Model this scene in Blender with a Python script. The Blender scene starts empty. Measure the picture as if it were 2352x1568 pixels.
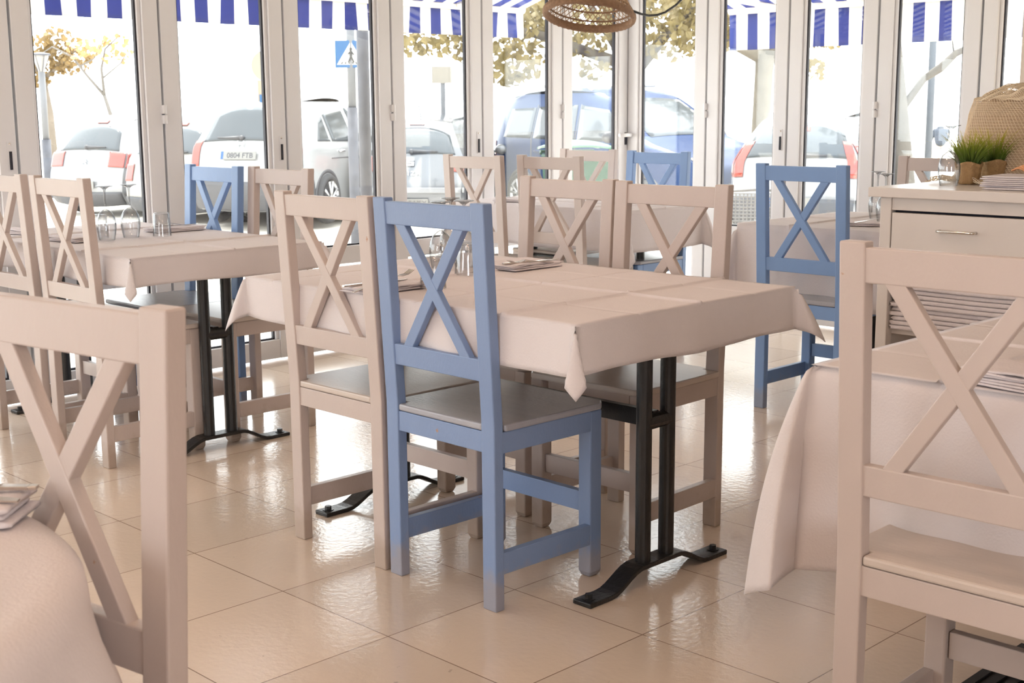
import bpy, math, random
from mathutils import Vector, Matrix

scene = bpy.context.scene
COL = scene.collection
PI = math.pi
R2 = math.sqrt(0.5)
random.seed(7)

# ---------------------------------------------------------------- camera
F_PX, PITCH, ROLL, CAM_Z = 2998.7, 0.1745, -0.00664, 1.21
right = Vector((R2, R2, 0.0))
fwd_h = Vector((-R2, R2, 0.0))
fwd = fwd_h * math.cos(PITCH) + Vector((0, 0, -math.sin(PITCH)))
up = fwd_h * math.sin(PITCH) + Vector((0, 0, math.cos(PITCH)))
cr, sr = math.cos(ROLL), math.sin(ROLL)
r2, u2 = right * cr + up * sr, up * cr - right * sr
cam_data = bpy.data.cameras.new('camera')
cam = bpy.data.objects.new('camera', cam_data)
COL.objects.link(cam)
M = Matrix((r2, u2, -fwd)).transposed().to_4x4()
M.translation = Vector((0, 0, CAM_Z))
cam.matrix_world = M
cam_data.sensor_width = 36.0
cam_data.lens = F_PX * 36.0 / 2352.0
cam_data.clip_start, cam_data.clip_end = 0.05, 500
cam_data.dof.use_dof = True
cam_data.dof.focus_distance = 3.4
cam_data.dof.aperture_fstop = 13.0
scene.camera = cam

# ---------------------------------------------------------------- sky, exposure
SKY, LAMP_W, SUN_W = 7.0, 6.0, 11.0
scene.view_settings.view_transform = 'Standard'
scene.view_settings.look = 'None'
scene.view_settings.gamma = 1.0
scene.view_settings.use_curve_mapping = False
scene.view_settings.exposure = -0.08
w = bpy.data.worlds.new('hazy_sky')
scene.world = w
w.use_nodes = True
nt = w.node_tree
bg = nt.nodes['Background']
tcw = nt.nodes.new('ShaderNodeTexCoord')
sepw = nt.nodes.new('ShaderNodeSeparateXYZ')
rampw = nt.nodes.new('ShaderNodeValToRGB')
rampw.color_ramp.elements[0].position = 0.35
rampw.color_ramp.elements[0].color = (0.80, 0.86, 0.95, 1)
rampw.color_ramp.elements[1].position = 0.62
rampw.color_ramp.elements[1].color = (0.97, 0.99, 1.0, 1)
mrw = nt.nodes.new('ShaderNodeMath'); mrw.operation = 'MULTIPLY_ADD'
mrw.inputs[1].default_value = 0.5; mrw.inputs[2].default_value = 0.5
nt.links.new(tcw.outputs['Generated'], sepw.inputs[0])
nt.links.new(sepw.outputs['Z'], mrw.inputs[0])
nt.links.new(mrw.outputs[0], rampw.inputs[0])
nt.links.new(rampw.outputs[0], bg.inputs[0])
bg.inputs[1].default_value = SKY

scene.cycles.transparent_max_bounces = 40
scene.cycles.max_bounces = 10
sun_d = bpy.data.lights.new('hazy_sun', 'SUN'); sun_d.energy = SUN_W; sun_d.angle = 0.12; sun_d.color = (1.0, 0.96, 0.90)
sun_o = bpy.data.objects.new('hazy_sun', sun_d); COL.objects.link(sun_o)
sun_o.rotation_euler = Vector((0.40, -0.28, -0.87)).to_track_quat('-Z', 'Y').to_euler()

def area_lamp(name, loc, rot, sx, sy, energy, col, portal=False):
    l = bpy.data.lights.new(name, 'AREA'); l.shape = 'RECTANGLE'
    l.size, l.size_y, l.energy, l.color = sx, sy, energy, col
    o = bpy.data.objects.new(name, l); COL.objects.link(o)
    o.location, o.rotation_euler = loc, rot
    if portal: l.cycles.is_portal = True
    return o
area_lamp('daylight_right', (3.5, -.9, 1.45), (0, PI/2, 0), 1.5, 2.4, 1, (1, 1, 1), True)
# daylight portals in the glazed sides and in the windows behind the camera
area_lamp('daylight_left', (-5.47, 1.5, 1.1), (0, -PI/2, 0), 2.2, 10.0, 1, (1, 1, 1), True)
area_lamp('daylight_far', (-3.9, 6.50, 1.1), (-PI/2, 0, 0), 3.2, 2.2, 1, (1, 1, 1), True)
area_lamp('daylight_back', (-1.9, -3.6, 1.4), (PI/2, 0, 0), 2.0, 1.6, 1, (1, 1, 1), True)

# ---------------------------------------------------------------- materials
def mat(name, col, rough=0.5, metal=0.0, var=0.05, nscale=8.0, bump=0.0, bscale=60.0, stretch=(1, 1, 1), coat=0.0, spec=0.5, transl=0.0):
    m = bpy.data.materials.new(name); m.use_nodes = True
    t = m.node_tree; N, L = t.nodes, t.links
    b = N['Principled BSDF']
    b.inputs['Roughness'].default_value = rough
    b.inputs['Metallic'].default_value = metal
    b.inputs['Specular IOR Level'].default_value = spec
    b.inputs['Coat Weight'].default_value = coat
    tc = N.new('ShaderNodeTexCoord'); mp = N.new('ShaderNodeMapping')
    mp.inputs['Scale'].default_value = stretch
    L.new(tc.outputs['Object'], mp.inputs[0])
    no = N.new('ShaderNodeTexNoise'); no.inputs['Scale'].default_value = nscale; no.inputs['Detail'].default_value = 4
    L.new(mp.outputs[0], no.inputs['Vector'])
    mx = N.new('ShaderNodeMix'); mx.data_type = 'RGBA'
    mx.inputs['A'].default_value = (*[max(0, c * (1 - var)) for c in col], 1)
    mx.inputs['B'].default_value = (*[min(1, c * (1 + var)) for c in col], 1)
    L.new(no.outputs['Fac'], mx.inputs['Factor'])
    L.new(mx.outputs['Result'], b.inputs['Base Color'])
    if bump:
        n2 = N.new('ShaderNodeTexNoise'); n2.inputs['Scale'].default_value = bscale; n2.inputs['Detail'].default_value = 3
        L.new(mp.outputs[0], n2.inputs['Vector'])
        bu = N.new('ShaderNodeBump'); bu.inputs['Strength'].default_value = bump; bu.inputs['Distance'].default_value = 0.01
        L.new(n2.outputs['Fac'], bu.inputs['Height']); L.new(bu.outputs[0], b.inputs['Normal'])
    if transl:
        tr = N.new('ShaderNodeBsdfTranslucent'); L.new(mx.outputs['Result'], tr.inputs[0])
        ms = N.new('ShaderNodeMixShader'); ms.inputs[0].default_value = transl
        L.new(b.outputs[0], ms.inputs[1]); L.new(tr.outputs[0], ms.inputs[2])
        L.new(ms.outputs[0], N['Material Output'].inputs[0])
    m['tint'] = 0
    return m

def painted_wood(name, col, worn, grime):
    """Brushed paint, a few chips down to the wood, grey scuffs on the lowest 12 cm of the legs."""
    m = mat(name, col, 0.38, 0, 0.04, 5.0, 0.07, 60.0, (3, 3, 1.2))
    t = m.node_tree; N, L = t.nodes, t.links
    b = N['Principled BSDF']
    src = b.inputs['Base Color'].links[0].from_socket
    tc = N.new('ShaderNodeTexCoord')
    oi = N.new('ShaderNodeObjectInfo')
    ad = N.new('ShaderNodeVectorMath'); ad.operation = 'ADD'
    L.new(tc.outputs['Object'], ad.inputs[0]); L.new(oi.outputs['Location'], ad.inputs[1])
    n1 = N.new('ShaderNodeTexNoise'); n1.inputs['Scale'].default_value = 22; n1.inputs['Detail'].default_value = 5
    L.new(ad.outputs[0], n1.inputs['Vector'])
    r1 = N.new('ShaderNodeValToRGB')
    r1.color_ramp.elements[0].position = 0.735; r1.color_ramp.elements[1].position = 0.755
    L.new(n1.outputs['Fac'], r1.inputs[0])
    m1 = N.new('ShaderNodeMix'); m1.data_type = 'RGBA'
    m1.inputs['B'].default_value = (*worn, 1)
    L.new(r1.outputs[0], m1.inputs['Factor']); L.new(src, m1.inputs['A'])
    sp = N.new('ShaderNodeSeparateXYZ'); L.new(tc.outputs['Object'], sp.inputs[0])
    n2 = N.new('ShaderNodeTexNoise'); n2.inputs['Scale'].default_value = 30; L.new(ad.outputs[0], n2.inputs['Vector'])
    ma = N.new('ShaderNodeMath'); ma.operation = 'MULTIPLY_ADD'; ma.inputs[1].default_value = -0.10; ma.inputs[2].default_value = 0.10
    L.new(n2.outputs['Fac'], ma.inputs[0])
    mm = N.new('ShaderNodeMapRange'); mm.inputs['From Min'].default_value = 0.0; mm.inputs['From Max'].default_value = 0.06
    mm.inputs['To Min'].default_value = 0.6; mm.inputs['To Max'].default_value = 0.0
    su = N.new('ShaderNodeMath'); su.operation = 'SUBTRACT'
    L.new(sp.outputs['Z'], su.inputs[0]); L.new(ma.outputs[0], su.inputs[1]); L.new(su.outputs[0], mm.inputs['Value'])
    m2 = N.new('ShaderNodeMix'); m2.data_type = 'RGBA'; m2.inputs['B'].default_value = (*grime, 1)
    L.new(mm.outputs[0], m2.inputs['Factor']); L.new(m1.outputs['Result'], m2.inputs['A'])
    L.new(m2.outputs['Result'], b.inputs['Base Color'])
    return m

def clear_glass(name, tint=(0.97, 0.985, 0.98), edge=0.0, rough=0.0, gain=1.0, ex=2.2):
    m = bpy.data.materials.new(name); m.use_nodes = True
    t = m.node_tree; N, L = t.nodes, t.links
    N.remove(N['Principled BSDF'])
    no = N.new('ShaderNodeTexNoise'); no.inputs['Scale'].default_value = 3
    mx = N.new('ShaderNodeMix'); mx.data_type = 'RGBA'
    mx.inputs['A'].default_value = (*tint, 1); mx.inputs['B'].default_value = (*[min(1, c * 1.012) for c in tint], 1)
    L.new(no.outputs['Fac'], mx.inputs['Factor'])
    tr = N.new('ShaderNodeBsdfTransparent')
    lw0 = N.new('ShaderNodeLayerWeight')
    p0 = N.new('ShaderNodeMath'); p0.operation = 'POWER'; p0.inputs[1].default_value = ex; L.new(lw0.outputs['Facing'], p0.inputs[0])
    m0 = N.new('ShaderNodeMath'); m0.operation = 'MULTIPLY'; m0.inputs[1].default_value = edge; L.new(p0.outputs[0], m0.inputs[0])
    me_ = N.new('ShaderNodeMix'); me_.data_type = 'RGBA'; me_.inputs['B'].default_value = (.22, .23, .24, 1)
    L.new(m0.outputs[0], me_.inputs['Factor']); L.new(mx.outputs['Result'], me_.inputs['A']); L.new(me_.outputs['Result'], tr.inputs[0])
    gl = N.new('ShaderNodeBsdfGlossy'); gl.inputs['Roughness'].default_value = rough
    lw = N.new('ShaderNodeLayerWeight')
    po = N.new('ShaderNodeMath'); po.operation = 'POWER'; po.inputs[1].default_value = 4.0; L.new(lw.outputs['Facing'], po.inputs[0])
    mu = N.new('ShaderNodeMath'); mu.operation = 'MULTIPLY_ADD'; mu.inputs[1].default_value = 0.75; mu.inputs[2].default_value = 0.04*gain; mu.use_clamp = True
    L.new(po.outputs[0], mu.inputs[0])
    ms = N.new('ShaderNodeMixShader')
    L.new(mu.outputs[0], ms.inputs[0]); L.new(tr.outputs[0], ms.inputs[1]); L.new(gl.outputs[0], ms.inputs[2])
    L.new(ms.outputs[0], N['Material Output'].inputs[0])
    return m

def stripes(name, axis, off, period, frac, ca, cb, transl):
    m = mat(name, ca, 0.8, 0, 0.03, 20, transl=transl)
    t = m.node_tree; N, L = t.nodes, t.links
    tc = N.new('ShaderNodeTexCoord'); sp = N.new('ShaderNodeSeparateXYZ'); L.new(tc.outputs['Object'], sp.inputs[0])
    a = N.new('ShaderNodeMath'); a.operation = 'SUBTRACT'; a.inputs[1].default_value = off - 100 * period
    L.new(sp.outputs[axis], a.inputs[0])
    d = N.new('ShaderNodeMath'); d.operation = 'DIVIDE'; d.inputs[1].default_value = period; L.new(a.outputs[0], d.inputs[0])
    f = N.new('ShaderNodeMath'); f.operation = 'FRACT'; L.new(d.outputs[0], f.inputs[0])
    g = N.new('ShaderNodeMath'); g.operation = 'LESS_THAN'; g.inputs[1].default_value = frac; L.new(f.outputs[0], g.inputs[0])
    mx = N.new('ShaderNodeMix'); mx.data_type = 'RGBA'
    mx.inputs['A'].default_value = (*cb, 1); mx.inputs['B'].default_value = (*ca, 1)
    L.new(g.outputs[0], mx.inputs['Factor'])
    for n in N:
        if n.type == 'BSDF_PRINCIPLED': L.new(mx.outputs['Result'], n.inputs['Base Color'])
        if n.type == 'BSDF_TRANSLUCENT': L.new(mx.outputs['Result'], n.inputs[0])
    return m

def floor_material():
    m = mat('beige_floor_tiles', (0.67, 0.545, 0.445), 0.16, 0, 0.05, 3.0, 0.0)
    t = m.node_tree; N, L = t.nodes, t.links
    b = N['Principled BSDF']
    src = b.inputs['Base Color'].links[0].from_socket
    tc = N.new('ShaderNodeTexCoord'); sp = N.new('ShaderNodeSeparateXYZ'); L.new(tc.outputs['Object'], sp.inputs[0])
    masks, cells = [], []
    T = 0.4215
    for ax, o in (('X', -3.52), ('Y', 1.838)):
        a = N.new('ShaderNodeMath'); a.operation = 'SUBTRACT'; a.inputs[1].default_value = o - 40 * T; L.new(sp.outputs[ax], a.inputs[0])
        d = N.new('ShaderNodeMath'); d.operation = 'DIVIDE'; d.inputs[1].default_value = T; L.new(a.outputs[0], d.inputs[0])
        f = N.new('ShaderNodeMath'); f.operation = 'FRACT'; L.new(d.outputs[0], f.inputs[0])
        p = N.new('ShaderNodeMath'); p.operation = 'PINGPONG'; p.inputs[1].default_value = 0.5; L.new(f.outputs[0], p.inputs[0])
        g = N.new('ShaderNodeMath'); g.operation = 'LESS_THAN'; g.inputs[1].default_value = 0.0038; L.new(p.outputs[0], g.inputs[0])
        fl = N.new('ShaderNodeMath'); fl.operation = 'FLOOR'; L.new(d.outputs[0], fl.inputs[0])
        masks.append(g.outputs[0]); cells.append(fl.outputs[0])
    mxm = N.new('ShaderNodeMath'); mxm.operation = 'MAXIMUM'; L.new(masks[0], mxm.inputs[0]); L.new(masks[1], mxm.inputs[1])
    cb = N.new('ShaderNodeCombineXYZ'); L.new(cells[0], cb.inputs[0]); L.new(cells[1], cb.inputs[1])
    wn = N.new('ShaderNodeTexWhiteNoise'); wn.noise_dimensions = '2D'; L.new(cb.outputs[0], wn.inputs['Vector'])
    mr = N.new('ShaderNodeMapRange'); mr.inputs['To Min'].default_value = 0.93; mr.inputs['To Max'].default_value = 1.04; L.new(wn.outputs['Value'], mr.inputs['Value'])
    sc = N.new('ShaderNodeVectorMath'); sc.operation = 'SCALE'; L.new(src, sc.inputs[0]); L.new(mr.outputs[0], sc.inputs['Scale'])
    # faint scuffs and specks
    n3 = N.new('ShaderNodeTexNoise'); n3.inputs['Scale'].default_value = 34; n3.inputs['Detail'].default_value = 2; L.new(tc.outputs['Object'], n3.inputs['Vector'])
    r3 = N.new('ShaderNodeValToRGB'); r3.color_ramp.elements[0].position = 0.735; r3.color_ramp.elements[1].position = 0.77; L.new(n3.outputs['Fac'], r3.inputs[0])
    ms = N.new('ShaderNodeMix'); ms.data_type = 'RGBA'; ms.inputs['B'].default_value = (0.30, 0.24, 0.19, 1)
    mlt = N.new('ShaderNodeMath'); mlt.operation = 'MULTIPLY'; mlt.inputs[1].default_value = 0.5; L.new(r3.outputs[0], mlt.inputs[0])
    L.new(mlt.outputs[0], ms.inputs['Factor']); L.new(sc.outputs[0], ms.inputs['A'])
    mg = N.new('ShaderNodeMix'); mg.data_type = 'RGBA'; mg.inputs['B'].default_value = (0.27, 0.19, 0.14, 1)
    L.new(mxm.outputs[0], mg.inputs['Factor']); L.new(ms.outputs['Result'], mg.inputs['A'])
    L.new(mg.outputs['Result'], b.inputs['Base Color'])
    n2 = N.new('ShaderNodeTexNoise'); n2.inputs['Scale'].default_value = 55; n2.inputs['Detail'].default_value = 3; L.new(tc.outputs['Object'], n2.inputs['Vector'])
    su = N.new('ShaderNodeMath'); su.operation = 'SUBTRACT'; L.new(n2.outputs['Fac'], su.inputs[0]); L.new(mxm.outputs[0], su.inputs[1])
    bu = N.new('ShaderNodeBump'); bu.inputs['Strength'].default_value = 0.12; bu.inputs['Distance'].default_value = 0.006
    L.new(su.outputs[0], bu.inputs['Height']); L.new(bu.outputs[0], b.inputs['Normal'])
    return m

WHITE = painted_wood('white_painted_wood', (0.545, 0.457, 0.42), (0.42, 0.22, 0.12), (0.36, 0.27, 0.20))
BLUE = painted_wood('blue_painted_wood', (0.205, 0.29, 0.485), (0.36, 0.22, 0.15), (0.36, 0.31, 0.28))
BLUE2 = painted_wood('bright_blue_painted_wood', (0.195, 0.32, 0.58), (0.36, 0.22, 0.15), (0.34, 0.34, 0.36))
SEAT = mat('white_painted_seat', (0.59, 0.505, 0.45), 0.33, 0, 0.04, 6, 0.12, 40, (1, 8, 1))
CLOTH = mat('white_tablecloth', (0.80, 0.735, 0.735), 0.85, 0, 0.02, 30, 0.15, 220, transl=0.12, spec=0.2)
LINEN = mat('white_linen', (0.72, 0.655, 0.665), 0.9, 0, 0.03, 30, 0.3, 120, spec=0.2)
BLACK = mat('black_metal', (0.013, 0.012, 0.012), 0.35, 0, 0.3, 14, 0.15, 90)
STEEL = mat('cutlery_steel', (0.60, 0.55, 0.50), 0.2, 1.0, 0.05, 12)
CHROME = mat('chrome', (0.75, 0.72, 0.68), 0.15, 1.0, 0.03, 12)
BOARD = mat('table_board', (0.55, 0.45, 0.35), 0.5, 0, 0.1, 6)
ALU = mat('white_aluminium', (0.80, 0.79, 0.805), 0.30, 0, 0.02, 5)
GASKET = mat('black_rubber_gasket', (0.02, 0.02, 0.03), 0.6, 0, 0.2, 20)
PANE = clear_glass('window_glass')
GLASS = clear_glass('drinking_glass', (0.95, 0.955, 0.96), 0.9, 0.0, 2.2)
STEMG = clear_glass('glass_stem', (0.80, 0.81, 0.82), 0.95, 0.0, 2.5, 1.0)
WALL = mat('cream_wall', (0.80, 0.70, 0.60), 0.8, 0, 0.03, 4, 0.1, 80)
CEIL = mat('white_ceiling', (0.82, 0.78, 0.72), 0.85, 0, 0.02, 4)
FLOOR = floor_material()
WICKER = mat('brown_wicker', (0.24, 0.135, 0.075), 0.8, 0, 0.35, 60, 0.6, 90)
BURLAP = mat('burlap', (0.46, 0.29, 0.14), 0.9, 0, 0.2, 80, 0.7, 160)
NETM = mat('fishing_net_cord', (0.84, 0.70, 0.52), 0.85, 0, 0.2, 40)
BASKET = mat('jute_basket', (0.62, 0.455, 0.31), 0.9, 0, 0.15, 50, 0.5, 90, (1, 1, 6))
GRASS = mat('faux_grass', (.40, .42, .05), 0.5, 0, 0.5, 25, transl=0.3)
_t = GRASS.node_tree; _N, _L = _t.nodes, _t.links
_tc = _N.new('ShaderNodeTexCoord'); _sp = _N.new('ShaderNodeSeparateXYZ'); _L.new(_tc.outputs['Object'], _sp.inputs[0])
_mr = _N.new('ShaderNodeMapRange'); _mr.inputs['From Min'].default_value = 0.06; _mr.inputs['From Max'].default_value = 0.185; _L.new(_sp.outputs['Z'], _mr.inputs['Value'])
_cr = _N.new('ShaderNodeValToRGB'); _cr.color_ramp.elements[0].color = (.045, .11, .03, 1); _cr.color_ramp.elements[1].color = (.62, .52, .05, 1)
_e = _cr.color_ramp.elements.new(.45); _e.color = (.20, .28, .035, 1)
_L.new(_mr.outputs[0], _cr.inputs[0])
for _n in _N:
    if _n.type == 'BSDF_PRINCIPLED': _L.new(_cr.outputs[0], _n.inputs['Base Color'])
    if _n.type == 'BSDF_TRANSLUCENT': _L.new(_cr.outputs[0], _n.inputs[0])
SHELL = mat('orange_shell', (0.80, 0.38, 0.18), 0.4, 0, 0.25, 30)
CABIN = mat('white_cabinet_paint', (0.74, 0.675, 0.63), 0.28, 0, 0.03, 5, 0.06, 40)
GAP_SHADE = mat('painted_gap_shade', (0.01, 0.01, 0.02), 0.9, 0, 0.1, 5)
RUBBER = mat('black_rubber', (0.02, 0.02, 0.022), 0.7, 0, 0.3, 30)

# ---------------------------------------------------------------- mesh helpers
class MB:
    def __init__(s): s.v, s.f = [], []
    def hexa(s, p):     # 8 points: bottom ring 4, top ring 4
        k = len(s.v); s.v += [tuple(q) for q in p]
        s.f += [(k+3, k+2, k+1, k), (k+4, k+5, k+6, k+7)] + [(k+i, k+(i+1) % 4, k+4+(i+1) % 4, k+4+i) for i in range(4)]
        return s
    def box(s, x0, x1, y0, y1, z0, z1):
        return s.hexa([(x0, y0, z0), (x1, y0, z0), (x1, y1, z0), (x0, y1, z0), (x0, y0, z1), (x1, y0, z1), (x1, y1, z1), (x0, y1, z1)])
    def prism(s, poly, z0, z1):
        k, n = len(s.v), len(poly)
        s.v += [(x, y, z0) for x, y in poly] + [(x, y, z1) for x, y in poly]
        s.f += [tuple(range(k+n-1, k-1, -1)), tuple(range(k+n, k+2*n))] + [(k+i, k+(i+1) % n, k+n+(i+1) % n, k+n+i) for i in range(n)]
        return s
    def grid(s, fn, nu, nv, closed_u=False):
        k = len(s.v)
        for j in range(nv+1):
            for i in range(nu if closed_u else nu+1):
                s.v.append(tuple(fn(i/nu, j/nv)))
        w = nu if closed_u else nu+1
        for j in range(nv):
            for i in range(nu):
                a, b = k+j*w+i, k+j*w+(i+1) % w
                s.f.append((a, b, b+w, a+w))
        return s
    def lathe(s, prof, n=24, c=(0, 0, 0), cap=False):
        k = len(s.v)
        for r, z in prof:
            for i in range(n):
                a = 2*PI*i/n
                s.v.append((c[0]+r*math.cos(a), c[1]+r*math.sin(a), c[2]+z))
        for j in range(len(prof)-1):
            for i in range(n):
                s.f.append((k+j*n+i, k+j*n+(i+1) % n, k+(j+1)*n+(i+1) % n, k+(j+1)*n+i))
        if cap:
            s.f.append(tuple(k+i for i in range(n-1, -1, -1)))
            q = k+(len(prof)-1)*n
            s.f.append(tuple(q+i for i in range(n)))
        return s
    def tube(s, path, r, n=8, cap=True):
        k = len(s.v); P = [Vector(p) for p in path]; m = len(P)
        ref = None
        for i, p in enumerate(P):
            t = (P[min(i+1, m-1)] - P[max(i-1, 0)]).normalized()
            if ref is None:
                ref = t.orthogonal().normalized()
            else:
                ref = (ref - t*ref.dot(t)); ref = ref.normalized() if ref.length > 1e-6 else t.orthogonal().normalized()
            bn = t.cross(ref); rr = r[i] if isinstance(r, (list, tuple)) else r
            for q in range(n):
                a = 2*PI*q/n
                s.v.append(tuple(p + ref*(rr*math.cos(a)) + bn*(rr*math.sin(a))))
        for i in range(m-1):
            for q in range(n):
                s.f.append((k+i*n+q, k+i*n+(q+1) % n, k+(i+1)*n+(q+1) % n, k+(i+1)*n+q))
        if cap:
            s.f.append(tuple(k+q for q in range(n-1, -1, -1)))
            s.f.append(tuple(k+(m-1)*n+q for q in range(n)))
        return s
    def cyl(s, x, y, z0, z1, r, n=20):
        return s.lathe([(r, z0), (r, z1)], n, (x, y, 0), True)
    def ball(s, c, r, n=12, m=8, sc=(1, 1, 1)):
        return s.grid(lambda u, v: (c[0]+sc[0]*r*math.cos(2*PI*u)*math.sin(PI*v), c[1]+sc[1]*r*math.sin(2*PI*u)*math.sin(PI*v), c[2]-sc[2]*r*math.cos(PI*v)), n, m, True)
    def build(s, name, m, parent=None, bevel=0.0, smooth=False, solid=0.0, seg=2):
        me = bpy.data.meshes.new(name); me.from_pydata(s.v, [], s.f); me.validate(); me.update()
        me.materials.append(m)
        if smooth:
            me.polygons.foreach_set('use_smooth', [True]*len(me.polygons))
        o = bpy.data.objects.new(name, me); COL.objects.link(o)
        if parent is not None: o.parent = parent
        if solid:
            d = o.modifiers.new('thickness', 'SOLIDIFY'); d.thickness = solid; d.offset = 0
        if bevel:
            d = o.modifiers.new('bevel', 'BEVEL'); d.width = bevel; d.segments = seg; d.limit_method = 'ANGLE'; d.angle_limit = 0.6
        return o

def tag(o, label, cat, group=None, kind=None):
    o['label'] = label
    if cat: o['category'] = cat
    if group: o['group'] = group
    if kind: o['kind'] = kind
    return o
def thing(name, label, cat, loc=(0, 0, 0), rz=0.0, group=None):
    o = bpy.data.objects.new(name, None); COL.objects.link(o)
    o.empty_display_size = 0.1
    o.location, o.rotation_euler = loc, (0, 0, rz)
    return tag(o, label, cat, group)
def structure(o, label):
    o['kind'] = 'structure'; o['label'] = label
    return o
def children_of(o):
    return [c for c in bpy.data.objects if c.parent == o]
def dup(root, loc, rz, label, kids=None):
    r = root.copy(); COL.objects.link(r)
    r.location, r.rotation_euler, r['label'] = loc, (0, 0, rz), label
    for ch in (kids if kids is not None else children_of(root)):
        c = ch.copy(); COL.objects.link(c); c.parent = r
        for g in children_of(ch):
            d = g.copy(); COL.objects.link(d); d.parent = c
    return r
def text(name, body, size, m, parent, mw, extr=0.001):
    cu = bpy.data.curves.new(name, 'FONT'); cu.body = body; cu.size = size; cu.extrude = extr
    cu.align_x, cu.align_y = 'CENTER', 'CENTER'
    cu.materials.append(m)
    t_ = bpy.data.objects.new(name, cu); COL.objects.link(t_)
    bpy.context.view_layer.update()
    me = bpy.data.meshes.new_from_object(t_.evaluated_get(bpy.context.evaluated_depsgraph_get()))
    bpy.data.objects.remove(t_); bpy.data.curves.remove(cu)
    me.name = name
    if not me.materials: me.materials.append(m)
    o = bpy.data.objects.new(name, me); COL.objects.link(o)
    o.parent = parent; o.matrix_local = mw
    return o
def axes(loc, x, y):
    x, y = Vector(x).normalized(), Vector(y).normalized()
    m_ = Matrix((x, y, x.cross(y))).transposed().to_4x4(); m_.translation = Vector(loc)
    return m_

# ---------------------------------------------------------------- setting
XL, YF, XR, YB, ZC = -5.37, 6.40, 3.4, -3.5, 2.55
FLOOR_O = structure(MB().box(XL-0.12, XR, YB, YF+0.12, -0.12, 0.0).build('floor', FLOOR), 'polished beige square floor tiles with thin dark joints')
structure(MB().box(XL-0.12, XR, YB, YF+0.12, ZC, ZC+0.1).build('ceiling', CEIL), 'white ceiling above the dining room')
structure(MB().box(XL-0.06, XL+0.06, YB, YF+0.06, 2.22, ZC).build('trim_1', ALU), 'white beam above the left row of folding glass doors')
structure(MB().box(XL-0.06, -2.30, YF-0.06, YF+0.06, 2.22, ZC).build('trim_2', ALU), 'white beam above the right row of folding glass doors')
structure(MB().box(-2.66, -2.24, 5.96, YF+0.12, 0, ZC).build('pillar', WALL), 'cream plastered pillar at the end of the right glass doors')
structure(MB().box(-2.24, XR, YF, YF+0.12, 0, ZC).build('wall_far', WALL), 'cream wall beyond the sideboard')
structure(MB().box(XR, XR+.12, YB, -2.1, 0, ZC).box(XR, XR+.12, .3, YF+.12, 0, ZC).box(XR, XR+.12, -2.1, .3, 0, .7).box(XR, XR+.12, -2.1, .3, 2.2, ZC).build('wall_right', WALL), 'cream wall on the right of the room')
b = MB()
b.box(XL, -2.9, YB-0.12, YB, 0, ZC).box(-.9, XR, YB-0.12, YB, 0, ZC).box(-2.9, -.9, YB-0.12, YB, 0, 0.6).box(-2.9, -.9, YB-0.12, YB, 2.2, ZC)
structure(b.build('wall_back', WALL), 'cream wall with a wide window opening behind the camera')
structure(MB().box(-60, 60, -30, 90, -0.55, -0.36).build('pavement', mat('pale_pavement', (0.58, 0.54, 0.48), 0.9, 0, 0.1, 1.2, 0.2, 30)), 'pale pavement and parking ground outside the glass doors')
structure(MB().box(XL-0.30, XL-0.12, YB, YF+0.30, -0.36, -0.01).box(XL-0.12, -2.2, YF+0.12, YF+0.30, -0.36, -0.01).build('step', WALL), 'low step below the glass doors')

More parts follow.
